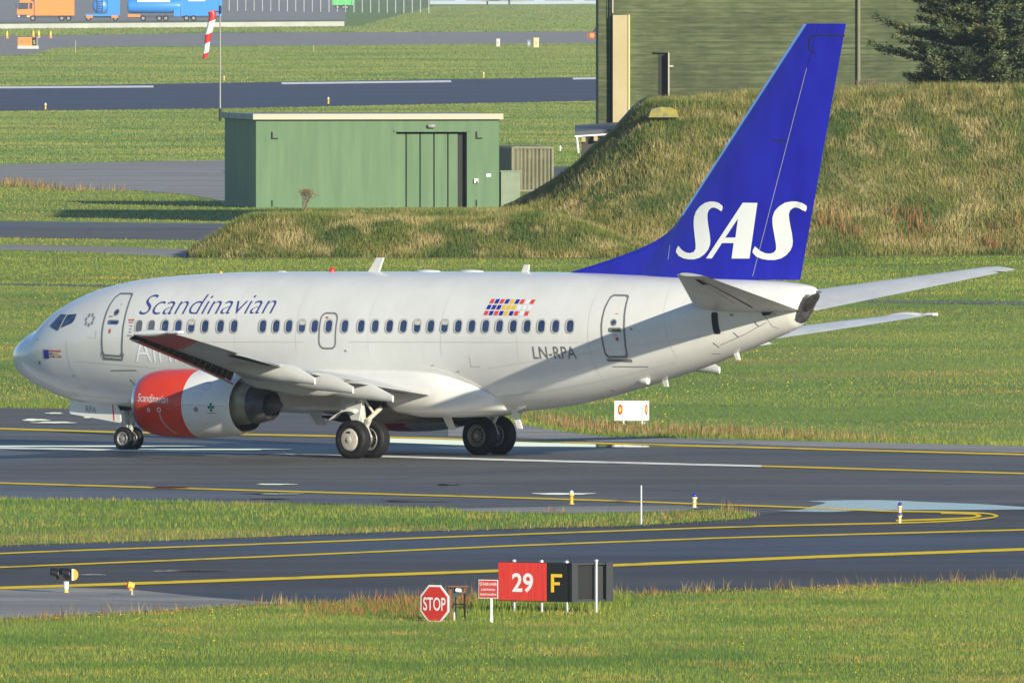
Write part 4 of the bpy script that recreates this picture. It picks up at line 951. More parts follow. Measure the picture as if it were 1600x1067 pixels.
# ------------------------------------------------------------------ green hut
M['hut'] = mat('hut green wall paint', (.075, .145, .072), .7, c2=(.105, .185, .092), scale=.9, sc=(2.5, 1, .22), lo=.3, hi=.7)
M['hut_side'] = M['hut']
M['fascia'] = mat('cream fascia', (.42, .39, .30), .6)
M['roof_felt'] = mat('grey roof felt', (.16, .19, .20), .6, c2=(.24, .27, .28), scale=.8)
D = 1088.3; kx = D / FOC
hut = empty('utility_hut', (xat(400, D), D, 0), R(9))
tag(hut, 'flat roofed green hut with a tall sliding door and cream roof edge', 'hut')
W, DP, HT = 13.95, 12.5, 5.0
dx0, dx1, dzt = 8.05, 12.1, 4.28
b = MB()
b.box((dx0 / 2, DP / 2, HT / 2), (dx0, DP, HT)); b.box(((dx1 + W) / 2, DP / 2, HT / 2), (W - dx1, DP, HT))
b.box(((dx0 + dx1) / 2, DP / 2 + .005, (HT + dzt) / 2), (dx1 - dx0, DP - .01, HT - dzt)); b.box(((dx0 + dx1) / 2, DP / 2 + .3, dzt / 2), (dx1 - dx0, DP - .8, dzt))
b.build('wall', M['hut'], hut)
b = MB(); b.box((W / 2, DP / 2, HT + .15), (W + .36, DP + .5, .28)); b.build('roof', M['roof_felt'], hut)
b = MB(); b.box((W / 2, -.27, HT + .16), (W + .4, .04, .32)); b.build('fascia', M['fascia'], hut)
b = MB(); b.box((-.2, DP / 2, HT + .16), (.04, DP + .56, .32)); b.build('fascia', M['roof_felt'], hut)
dr = empty('sliding_door', (0, 0, 0), parent=hut)
for a, c in ((dx0, 8.62), (8.70, 9.42), (9.50, 10.22), (10.30, 11.02), (11.10, 11.62)):
    b = MB(); b.box(((a + c) / 2, .42, dzt / 2 - .05), (c - a, .12, dzt - .1)); b.build('door_panel', M['hut'], dr)
b = MB(); b.box(((dx0 + dx1) / 2, .485, dzt / 2), (dx1 - dx0 - .02, .03, dzt - .02)); b.build('door_back', M['dark'], dr)
b = MB(); b.box(((dx0 + dx1) / 2, -.02, dzt + .06), (dx1 - dx0 + .3, .10, .10)); b.build('door_rail', M['hut'], dr)
def wallmark(name, x, z, w, h, m, d=.06):
    b = MB(); b.box((x, -d / 2, z), (w, d, h)); return b.build(name, m, hut)
for x, z in ((.92, 4.1), (12.65, 4.1)):
    b = MB(); b.box((x, -.04, z), (.07, .08, .40)); b.box((x + .17, -.04, z - .17), (.32, .08, .06)); b.build('bracket', M['dark'], hut)
for x in (.92, 12.65): wallmark('bracket', x, .25, .06, .35, M['dark'])
b = MB(); b.lathe([(-.22, .07), (-.16, .12), (.16, .12), (.22, .07)], (10.05, -.12, 4.62), 'X', 16); b.build('wall_lamp', M['grey_mark'], hut, smooth=50)
wallmark('switch_box', 12.62, 1.50, .22, .26, M['flag_white'], .12); wallmark('switch_box', 12.66, 1.42, .10, .12, M['dark'], .14)
wallmark('notice', 13.35, 1.82, .26, .16, M['flag_white'], .02)
b = MB()
for z in (1.25, 3.4): b.box((W / 2, -.004, z), (W, .008, .02)) if False else None
# cabinet at the hut's right side
cb = tag(MB().box((.55, .45, 1.0), (1.1, .9, 2.0)).box((.55, .45, 2.04), (1.2, 1.0, .08)).build('cabinet', mat('grey green cabinet', (.14, .19, .12), .6, c2=(.18, .22, .15), scale=2), loc=(xat(783, 1090), 1091, 0), rz=R(9)), 'grey green cabinet against the right side of the green hut', 'cabinet')

# shipping container
M['cont'] = mat('olive container paint', (.13, .13, .075), .6, c2=(.17, .165, .095), scale=1.2)
ct = empty('shipping_container', (xat(801, 1161), 1161, 0), R(9)); tag(ct, 'olive green ribbed shipping container half hidden behind the hut', 'container')
b = MB(); w, l, h = 2.44, 6.06, 2.72
b.box((w / 2, l / 2, h / 2), (w - .12, l - .12, h - .1))
def corr(n, L_): return [(i / n * L_, (0 if i % 4 in (0, 1) else .06)) for i in range(n + 1)]
P = corr(40, w); b.add([(x, d, z) for z in (.12, h - .12) for x, d in P], [(i, i + 1, len(P) + i + 1, len(P) + i) for i in range(len(P) - 1)])
P = corr(60, l); b.add([(d * 1.6, y, z) for z in (.12, h - .12) for y, d in P], [(i, i + 1, len(P) + i + 1, len(P) + i) for i in range(len(P) - 1)])
b.build('wall', M['cont'], ct)
b = MB()
for x, y in ((.0, 0), (w, 0), (0, l), (w, l)): b.box((x, y, h / 2), (.14, .14, h))
for z in (.07, h - .06):
    b.box((w / 2, 0, z), (w - .14, .13, .12)); b.box((0, l / 2, z), (.13, l - .14, .12)); b.box((w, l / 2, z), (.13, l - .14, .12)); b.box((w / 2, l, z), (w - .14, .13, .12))
b.build('frame', M['cont'], ct)
b = MB(); b.box((w / 2, l / 2, h + .005), (w - .15, l - .15, .03)); b.build('roof', M['cont'], ct)

# ------------------------------------------------------------------ hangar
m, t, p = nt('board marked concrete'); M['hangar'] = m
n1 = noise(t, 1.0, 5, .7, sc=(.8, 1, 6.5)); n2 = noise(t, .35, 4, .6, sc=(1, 1, .6)); n3 = noise(t, 1.0, 2, .5, sc=(.05, 1, 12))
r1 = ramp(t, n1.outputs[0], [(.36, (.050, .066, .028)), (.5, (.078, .096, .042)), (.64, (.115, .128, .060))])
r2 = ramp(t, n2.outputs[0], [(.35, .72), (.65, 1.2)]); r3 = ramp(t, n3.outputs[0], [(.4, .80), (.6, 1.12)])
c = mix(t, 1.0, mix(t, 1.0, r1.outputs[0], r2.outputs[0], 'MULTIPLY'), r3.outputs[0], 'MULTIPLY'); t.links.new(c, p.inputs['Base Color']); p.inputs['Roughness'].default_value = .9
M['beige'] = mat('beige painted panel', (.38, .31, .165), .7, c2=(.42, .345, .20), scale=.8)
HX, HY = 4.50, 1000.0
hg = empty('hangar', (HX, HY, 0)); tag(hg, 'large dark green concrete hangar with board marked wall behind the grass bank', 'hangar')
b = MB(); b.box((.36, 15.2, 8), (.72, 30, 16)); b.box((30.9, 15, 8), (60.3, 30, 16))
b.build('wall', M['hangar'], hg)
b = MB()
z = .3
while z < 15.8:
    b.box((30.9, -.006, z), (60.2, .012, .022)); z += .34
b.build('board_joint', mat('board joint', (.05, .06, .025), .9), hg)
b = MB(); b.box((30.4, 15, 16.2), (61.6, 31, .4)); b.build('roof', M['roof_felt'], hg)
b = MB(); b.box((1.15, -.17, 8.0), (.80, .34, 6.4)); b.build('panel', M['beige'], hg)
b = MB(); b.box((1.60, -.20, 8.0), (.08, .42, 6.44)); b.build('sunlit_panel_edge', mat('panel edge painted sunlit yellow', (.62, .55, .22), .6), hg)  # sunlit right edge of the beige panel, its light put into a brighter yellow
b = MB(); b.cyl((.70, -.08, 0), (.70, -.08, 15.8), .035, n=8); b.cyl((.62, -.06, 5), (.58, -.06, 12), .02, n=6); b.build('cable', M['dark'], hg)
b = MB(); b.cyl((.74, -.10, 11.3), (.74, -.10, 15.8), .04, n=8); b.build('drain_pipe', M['fascia'], hg)
b = MB(); b.cyl((13.55, -.12, 0), (13.55, -.12, 15.8), .10, n=10); b.build('drain_pipe', M['cont'], hg, smooth=40)
b = MB(); b.box((3.38, -.02, 8.1), (.46, .04, 2.2)); b.build('door_opening', M['dark'], hg)
b = MB(); b.box((3.66, -.30, 8.1), (.07, .60, 2.3)); b.box((3.80, -.30, 8.55), (.2, .06, .08)); b.build('door', M['fascia'], hg)
b = MB(); b.box((3.35, -.12, 9.27), (.85, .24, .05)); b.build('door_hood', M['hangar'], hg)

# lean-to shed between the hangar and the bank
sh = empty('shed', (xat(899, 980), 980, 0)); tag(sh, 'small dark shed with felt roof and pale rafter ends at the hangar corner', 'shed')
b = MB(); b.add([(0, 0, 5.12), (3.6, 0, 5.36), (3.6, 9, 5.6), (0, 9, 5.36), (0, 0, 5.34), (3.6, 0, 5.58), (3.6, 9, 5.82), (0, 9, 5.58)], [(3, 2, 1, 0), (4, 5, 6, 7), (0, 1, 5, 4), (1, 2, 6, 5), (2, 3, 7, 6), (3, 0, 4, 7)])
b.build('roof', mat('dark felt roof', (.07, .075, .085), .5), sh)
b = MB(); b.add([(-.03, -.06, 5.05), (3.6, -.06, 5.28), (3.6, -.06, 5.36), (-.03, -.06, 5.12)], [(0, 1, 2, 3)]); b.cyl((.08, -.05, 5.05), (.10, -.05, 4.80), .05, n=8); b.cyl((.10, -.05, 4.80), (.16, -.05, 4.25), .05, n=8); b.build('gutter', M['flag_white'], sh)
b = MB(); b.box((2.0, 4.5, 2.5), (3.3, 8.6, 5.0)); b.build('wall', mat('dark timber wall', (.05, .045, .035), .8), sh)
for k in range(5): b = MB(); b.box((.42 + k * .62, .0, 4.93 + .05 * k), (.20, .6, .24)); b.build('rafter_end', M['beige'], sh)

o = MB().prism([(-.75, -.5), (-.62, -.12), (-.2, .0), (.3, -.02), (.62, -.14), (.7, -.5)], 'Y', -.5, .5).build('concrete_block', mat('lichen covered concrete', (.30, .26, .04), .9, c2=(.13, .12, .09), scale=2.2), loc=(xat(1036, 926), 926, 7.02), rz=.1)
tag(o, 'lichen yellowed concrete block poking out near the top of the grass bank', 'block')
# ------------------------------------------------------------------ trees and bushes
def conifer(x, y, z0, H, Rb, seed, label):
    rnd = np.random.default_rng(seed); root = empty('spruce_tree', (x, y, z0)); tag(root, label, 'tree')
    b = MB(); rows = [(0, .30), (H * .3, .22), (H * .7, .10), (H, .02)]; b.lathe(rows, (0, 0, -.3), 'Z', 12); tr = b.build('trunk', mat('bark', (.10, .07, .045), .9, c2=(.06, .045, .03), scale=6), root, smooth=50)
    limbs = MB(); vs = []; fs = []
    def spray(c, d, ln, wd):
        """a drooping spray of needle twigs as small blades"""
        d = d / np.linalg.norm(d); side = np.cross(d, (0, 0, 1)); side /= (np.linalg.norm(side) + 1e-6)
        k = int(9 + ln * 16)
        for _ in range(k):
            t = rnd.uniform(0, 1) ** .8; p = c + d * ln * t + side * rnd.normal(0, wd * (1.05 - t)) + np.array((0, 0, rnd.normal(0, .09)))
            q = d * rnd.uniform(.5, 1) + side * rnd.uniform(-1, 1) + np.array((0, 0, rnd.uniform(-.35, .6))); q /= np.linalg.norm(q)
            s = np.cross(q, rnd.normal(size=3)); s /= (np.linalg.norm(s) + 1e-6)
            L2 = rnd.uniform(.12, .26); w2 = rnd.uniform(.030, .060); o = len(vs)
            vs.extend([tuple(p - s * w2), tuple(p + s * w2), tuple(p + q * L2)]); fs.append((o, o + 1, o + 2))
    z = .3
    while z < H - .3:
        f = 1 - z / H; rr = Rb * (f ** .85) * rnd.uniform(.80, 1.16) * min(1, .55 + z * .5)
        nb = int(8 + rnd.integers(0, 4))
        for k in range(nb):
            a = 2 * math.pi * (k + rnd.uniform(-.35, .35)) / nb; ln = rr * rnd.uniform(.72, 1.15)
            up = rnd.uniform(.12, .40); d = np.array((math.cos(a), math.sin(a), up)); p0 = np.array((0, 0, z))
            tip = p0 + d * ln + np.array((0, 0, -.10 * ln + .05 * ln * ln * .3))
            limbs.cyl(p0, tip, .05 * f + .02, .008, n=5, caps=False)
            m_ = max(3, int(ln / .24))
            for j in range(m_):
                t = .22 + .80 * (j + rnd.uniform(0, 1)) / m_; c = p0 + (tip - p0) * t
                for sgn in (-1, 1, 0):
                    aa = a + sgn * rnd.uniform(.5, 1.0); d2 = np.array((math.cos(aa), math.sin(aa), rnd.uniform(.05, .5)))
                    spray(c, d2, rnd.uniform(.25, .55) * (1.25 - .5 * t) + .12, .09)
        z += rnd.uniform(.34, .50)
    limbs.build('limb', mat('bark', (.09, .065, .045), .9), root)
    me = bpy.data.meshes.new('crown'); me.from_pydata(vs, [], fs); me.materials.append(M['needles'])
    o = bpy.data.objects.new('crown', me); col.objects.link(o); o.parent = root
    return root
M['needles'] = grassmat('spruce needles', [(.055, .085, .040), (.088, .12, .052), (.125, .15, .065)], (.20, .19, .07), .5, (.54, .70), .1, island=.45)
ty = 953.0; conifer(xat(1532, ty), ty, 7.3, 9.5, 4.9, 4, 'dense dark blue green spruce on top of the grass bank by the hangar wall')
M['twig'] = mat('bare brown twigs', (.20, .13, .09), .8)
M['bush_leaf'] = grassmat('sparse bush leaves', [(.16, .12, .06), (.18, .15, .07), (.14, .16, .06)], (.30, .14, .08), 1, (.5, .6), .2)
def bush(x, y, z0, h, w, seed, label, leaves=220):
    rnd = random.Random(seed); root = empty('bush', (x, y, z0)); tag(root, label, 'bush')
    b = MB(); tips = []
    def br(p, d, ln, r, lev):
        q = p + d * ln; b.cyl(p, q, r, r * .6, n=5, caps=False)
        if lev == 0: tips.append(q); return
        for _ in range(rnd.choice((2, 3, 3))):
            e = (d + Vector((rnd.uniform(-.7, .7), rnd.uniform(-.7, .7), rnd.uniform(-.2, .4)))).normalized(); br(q, e, ln * rnd.uniform(.55, .8), r * .6, lev - 1); tips.append(q)
    for k in range(7): br(Vector((rnd.uniform(-.1, .1), rnd.uniform(-.1, .1), 0)), Vector((rnd.uniform(-w, w), rnd.uniform(-w, w), 1)).normalized(), h * .36, .025, 3)
    b.build('branch', M['twig'], root)
    c = MB()
    for _ in range(leaves):
        q = rnd.choice(tips) + Vector((rnd.uniform(-.1, .1), rnd.uniform(-.1, .1), rnd.uniform(-.1, .1))); u = Vector((rnd.uniform(-1, 1), rnd.uniform(-1, 1), rnd.uniform(-1, 1))).normalized(); s = u.orthogonal().normalized()
        c.add([q, q + u * .07 + s * .025, q + u * .12, q + u * .07 - s * .025], [(0, 1, 2, 3)])
    c.build('leaves', M['bush_leaf'], root); return root
bush(xat(475, 1082), 1082, 0, 1.35, .45, 3, 'small nearly bare brown bush in front of the green hut wall')
bush(xat(1357, 948), 948, 7.4, 1.0, .5, 5, 'thin bare shrub on the bank beside the spruce', 60)
# ------------------------------------------------------------------ windsock
wx, wy = xat(344, 1645), 1645.0
wk = empty('windsock', (wx, wy, 0)); tag(wk, 'red and white windsock hanging limp from a tall thin pole', 'windsock')
b = MB(); b.cyl((0, 0, 0), (0, 0, 1.1), .13, n=10); b.build('base', M['dark'], wk)
b = MB(); b.cyl((0, 0, 1.0), (0, 0, 9.4), .075, .06, n=10); b.build('pole', M['rim'], wk, smooth=40)
b = MB(); b.cyl((0, 0, 9.2), (0, 0, 9.9), .12, n=10); b.cyl((0, 0, 9.35), (-.75, 0, 9.45), .05, n=8); b.build('swivel', M['dark'], wk)
pts = [(-.75, 9.45, .30), (-.62, 9.1, .36), (-.72, 8.6, .36), (-.85, 8.05, .33), (-1.0, 7.5, .34), (-1.05, 7.1, .30), (-1.12, 6.7, .27), (-1.15, 6.3, .25), (-1.22, 5.85, .28), (-1.28, 5.4, .22)]
b = MB(); rows = [[(x + r * math.cos(a) * (.95 + .05 * math.sin(3 * a)), r * .8 * math.sin(a), z + .12 * math.cos(a)) for a in [2 * math.pi * q / 18 for q in range(18)]] for x, z, r in pts]
cs_ = [0, 0, 1, 1, 0, 0, 1, 1, 0]
for j in range(len(rows) - 1): b.grid(rows[j:j + 2], cs_[j], True)
b.build('sock', [M['red'], M['flag_white']], wk, smooth=60)

# ------------------------------------------------------------------ signs in the foreground
def flat_text(name, body, x0, x1, z, cap, m, parent, y=-.012, **kw):
    bm = text_bm(body, (x0, z, x1, z, cap), **kw)
    for v in bm.verts: v.co.y = y
    me = bpy.data.meshes.new(name); bm.to_mesh(me); bm.free(); me.materials.append(m)
    o = bpy.data.objects.new(name, me); col.objects.link(o); o.parent = parent; return o
M['sign_red'] = mat('sign red', (.62, .035, .03), .35, c2=(.55, .03, .025), scale=2)
M['sign_black'] = mat('sign black', (.012, .012, .014), .4)
M['galv'] = mat('galvanised steel', (.50, .52, .53), .4, metal=.5)
M['rust'] = mat('rusty steel', (.17, .065, .03), .8, c2=(.26, .11, .05), scale=9)
M['gunmetal'] = mat('dark grey frame', (.022, .026, .032), .5)
st = empty('stop_sign', (xat(679, 415.5), 415.5, 0), R(-36)); tag(st, 'red octagonal stop sign with white border standing low in the grass', 'sign')
zc = .385
oct_ = lambda r: [(r * math.cos(R(22.5 + 45 * k)) * .93, zc + r * math.sin(R(22.5 + 45 * k))) for k in range(8)]
b = MB(); b.prism(oct_(.44), 'Y', 0, .02); b.build('plate', M['flag_white'], st)
b = MB(); b.prism(oct_(.395), 'Y', -.006, 0); b.build('face', M['sign_red'], st)
flat_text('lettering', 'STOP', -.30, .30, zc - .14, .29, M['flag_white'], st, -.009, weight=.012)
b = MB(); b.cyl((0, .04, -.1), (0, .04, .7), .025, n=8); b.build('post', M['galv'], st)
ru = empty('rusty_frame', (xat(716, 416), 416, 0), R(-12)); tag(ru, 'rusty steel stand holding a small pale lamp beside the stop sign', 'frame')
b = MB()
for x, y in ((-.17, 0), (-.12, .25), (.14, 0)): b.box((x, y, .36), (.035, .035, .75))
b.box((0, .02, .745), (.40, .30, .025)); b.box((0, 0, .36), (.30, .03, .025)); b.box((0, 0, .62), (.30, .03, .025)); b.build('stand', M['rust'], ru)
b = MB(); b.cyl((-.02, .03, .62), (.02, -.07, .66), .055, .07, 12); b.box((-.06, .02, .56), (.10, .08, .09)); b.cyl((-.1, .05, 0), (-.1, .05, .5), .02, n=8); b.build('lamp', M['fairing'], ru)
inf = empty('information_sign', (xat(763, 415), 415, 0), R(-20)); tag(inf, 'small red notice sign on a white post beside the large 29 F sign', 'sign')
b = MB(); b.box((0, 0, .72), (.445, .012, .40)); b.build('plate', M['flag_white'], inf)
b = MB(); b.box((0, -.009, .72), (.42, .006, .375)); b.build('face', mat('faded notice red', (.45, .05, .045), .45), inf)
flat_text('lettering', 'ILS kritisk område', -.195, .195, .80, .075, M['flag_white'], inf, -.0145)
flat_text('lettering', 'er totalt forbudt uten', -.16, .16, .69, .055, M['flag_white'], inf, -.0145)
flat_text('lettering', 'tillatelse fra kontrolltårnet', -.19, .19, .585, .055, M['flag_white'], inf, -.0145)
b = MB(); b.cyl((.055, .035, 0), (.055, .035, .86), .028, n=12); b.cyl((.055, .035, .0), (.055, .035, .09), .04, n=12); b.build('post', M['flag_white'], inf, smooth=40)
# the big mandatory sign: lit face and a second wing behind it, seen from its back
PH = R(-33); sx, sy = xat(885, 421), 421.0
bs = empty('runway_sign', (sx, sy, 0), PH); tag(bs, 'large red and black runway sign reading 29 F on short steel posts', 'sign')
Lr = 1.055 / 1.0; Wd = 1.78; z0, z1 = .235, 1.095
b = MB(); b.box((-Wd / 2, .05, (z0 + z1) / 2), (Wd, .10, z1 - z0)); b.build('panel', M['sign_black'], bs)
wr = 1.25
m, t, p = nt('lit red face'); n = noise(t, 1.0, 3, .6, sc=(26, 1, .8)); r = ramp(t, n.outputs[0], [(.35, (.60, .035, .03)), (.65, (.78, .055, .04))]); t.links.new(r.outputs[0], p.inputs['Base Color']); p.inputs['Roughness'].default_value = .4; M['sign_face'] = m
b = MB(); b.box((-Wd + wr / 2 + .01, -.006, (z0 + z1) / 2), (wr, .012, z1 - z0 - .03)); b.build('face', M['sign_face'], bs)
flat_text('lettering', '29', -Wd + .37, -Wd + .92, z0 + .215, .41, M['flag_white'], bs, -.016, weight=.022)
b = MB(); fx = -Wd + wr + .13
b.box((fx + .04, -.008, z0 + .41), (.07, .012, .40)); b.box((fx + .18, -.008, z0 + .575), (.21, .012, .07)); b.box((fx + .15, -.008, z0 + .40), (.15, .012, .065)); b.build('lettering', M['flag_yellow'], bs)
for x in (-Wd + .38, -Wd + 1.1, -.02):
    b = MB(); b.cyl((x, .06, 0), (x, .06, z0), .03, n=10); b.build('post', M['galv'], bs, smooth=40)
    b = MB(); b.lathe([(0, .05), (.04, .045), (.06, 0)], (x, .05, z1), 'Z', 10); b.build('cap', M['galv'], bs, smooth=40)
for x in (-Wd + .3, .08): b = MB(); b.cyl((x, .05, z1), (x, .05, z1 + .08), .008, n=6); b.build('lightning_rod', M['dark'], bs)
wg = empty('sign_wing', (.04, .06, 0), R(66), bs)          # the second face leaves at an angle
WL = 1.03
b = MB(); b.box((WL / 2, .0, (z0 + z1) / 2), (WL, .03, z1 - z0 - .05)); b.build('back_plate', M['gunmetal'], wg)
for x in (.05, WL - .07): b = MB(); b.box((x, -.07, (z0 + z1) / 2), (.18 if x > .5 else .16, .16, z1 - z0)); b.build('end_channel', M['gunmetal'], wg)
for z in (z0 + .03, z1 - .03): b = MB(); b.box((WL / 2, -.09, z), (WL - .2, .05, .045)); b.build('rail', M['gunmetal'], wg)
b = MB(); b.box((.40, -.03, (z0 + z1) / 2 + .02), (.42, .03, z1 - z0 - .12)); b.build('back_box', M['sign_black'], wg)
b = MB(); b.cyl((.60, -.16, 0), (.60, -.16, z1 + .03), .034, n=12); b.lathe([(0, .05), (.03, .045), (.05, 0)], (.60, -.16, z1 + .03), 'Z', 10); b.build('post', M['galv'], wg, smooth=40)

# ------------------------------------------------------------------ lights beside the taxiway
M['cobalt'] = mat('cobalt lens', (.02, .02, .30), .2)
M['lamp_cream'] = mat('cream lamp body', (.75, .62, .36), .5, c2=(.6, .45, .18), scale=14)
M['lamp_yellow'] = mat('yellow lamp body', (.72, .42, .05), .5)
def edge_light(x, y, s, top, body, label, group='short elevated lights beside the taxiway', kind='edge_light'):
    r = empty(kind, (x, y, 0)); tag(r, label, 'light', group); r.scale = (s, s, s)
    b = MB(); b.lathe([(0, .085), (.02, .085), (.03, .05), (.14, .045), (.15, .06), (.17, .06), (.18, .045), (.22, .05), (.25, .075), (.29, .075), (.29, 0)], (0, 0, 0), 'Z', 16); b.build('body', body, r, smooth=35)
    b = MB(); b.lathe([(.29, .055), (.33, .06), (.37, .05), (.395, .02), (.40, 0)], (0, 0, 0), 'Z', 16); b.build('lens', top, r, smooth=50)
    return r
lc = mat('clear lens', (.65, .60, .58), .2)
p = at(893, 787.5); edge_light(p[0], p[1], .92, lc, M['lamp_yellow'], 'yellow light with clear top on the concrete patch of the island')
p = at(1085, 794); edge_light(p[0], p[1], 1.02, M['cobalt'], M['lamp_cream'], 'cream light with cobalt top near the tip of the grass island')
p = at(1406, 805); edge_light(p[0], p[1], .86, M['cobalt'], M['lamp_cream'], 'cream light with cobalt top at the near edge of the big puddle')
p = at(1406, 818); edge_light(p[0], p[1], .72, M['cobalt'], M['lamp_cream'], 'cream light with cobalt top on the yellow line in front of the puddle')
sr = empty('small_lamp', (xat(205, 432), 432.3, 0)); tag(sr, 'small yellow lamp with red lens tilted on a grey stem near the pavement edge', 'light')
b = MB(); b.lathe([(0, .06), (.025, .06), (.03, .04), (.12, .035)], (0, 0, 0), 'Z', 14); b.build('stem', M['rim'], sr, smooth=35)
b = MB(); b.cyl((.06, 0, .21), (-.08, -.01, .24), .075, .085, 16); b.box((-.01, 0, .14), (.07, .08, .05)); b.build('head', M['lamp_yellow'], sr, smooth=40)
b = MB(); b.cyl((-.08, -.01, .24), (-.11, -.012, .245), .07, .05, 16); b.build('lens', M['red'], sr, smooth=40)
gl = empty('guard_light', (xat(103, 434), 434, 0)); tag(gl, 'black twin hooded guard light with half round amber plate on a white stem', 'light')
b = MB(); b.lathe([(0, .05), (.10, .045), (.10, .055), (.26, .06)], (0, 0, 0), 'Z', 14); b.build('stem', M['flag_white'], gl, smooth=35)
b = MB(); b.lathe([(0, .055), (.07, .05)], (0, 0, 0.001), 'Z', 14); b.build('stem_foot', M['yellow'], gl)
for dx in (-.22, .03):
    h = empty('lamp_hood', (dx, 0, .42), parent=gl)
    b = MB(); rows = []
    for k in range(8):
        u = k / 7; r_ = .10 + .03 * (1 - u); rows.append([(-.20 * u + .06, r_ * math.cos(a), .10 * (u) * (1 if math.sin(a) > 0 else -.3) * 0 + r_ * math.sin(a) + .05 * u) for a in [R(-30 + 240 * q / 16) for q in range(17)]])
    b.grid(rows); o = b.build('hood', M['sign_black'], h, smooth=60); mo = o.modifiers.new('s', 'SOLIDIFY'); mo.thickness = .012
    b = MB(); b.cyl((.06, 0, 0), (.0, 0, 0), .11, .115, 20); b.build('lamp_body', M['sign_black'], h, smooth=40)
    b = MB(); b.cyl((.0, 0, 0), (-.02, -.0, 0), .09, .085, 20); b.build('lens', M['amber'], h, smooth=40)
b = MB(); b.box((-.08, .03, .50), (.40, .05, .16)); b.box((-.05, .02, .33), (.34, .08, .10)); b.build('bracket', M['sign_black'], gl)
b = MB(); b.prism([(.16, .285)] + [(.16 + .115 * math.sin(R(180 * k / 18)), .415 + .13 * -math.cos(R(180 * k / 18))) for k in range(19)] + [(.16, .545)], 'Y', -.05, -.03); b.build('side_plate', mat('amber plate', (.85, .36, .05), .4), gl)
b = MB(); b.box((.145, -.04, .415), (.03, .03, .26)); b.build('plate_edge', M['flag_white'], gl)
p = at(1002, 820); sk_ = MB().cyl((0, 0, 0), (0, 0, 1.0), .018, .016, 8).build('marker_stake', M['flag_white'], loc=p); tag(sk_, 'thin white marker stake at the near edge of the grass island', 'stake')
p = at(1006, 700); 
# white box by the runway
wb = empty('marker_box', (xat(958, 589), 589, 0), R(-8)); tag(wb, 'white equipment box with round orange discs in dry weeds at the runway edge', 'box')
b = MB(); b.box((.54, .30, .42), (1.0, .55, .60)); b.build('case', M['flag_white'], wb)
for x, y in ((.32, 0), (.32, .5), (.9, 0), (.9, .5)): b = MB(); b.box((x, y + .05, .06), (.04, .04, .14)); b.build('leg', M['flag_white'], wb)
for x in (.22, 1.0):
    b = MB(); b.lathe([(.0, .16), (-.012, .16), (-.012, 0)], (x + (.03 if x > .5 else 0), .02, .46), 'Y', 20, sc=(.42 if x < .5 else .2, 1))
    b.build('disc', M['sign_red'], wb)
    b = MB(); b.lathe([(.0, .09), (-.02, .09), (-.02, 0)], (x + (.03 if x > .5 else 0), .02, .46), 'Y', 20, sc=(.42 if x < .5 else .2, 1)); b.build('disc_centre', M['yellow'], wb)
for x in (.30, .92): b = MB(); b.box((x, .018, .42), (.02, .02, .6)); b.build('trim', M['fairing'], wb)

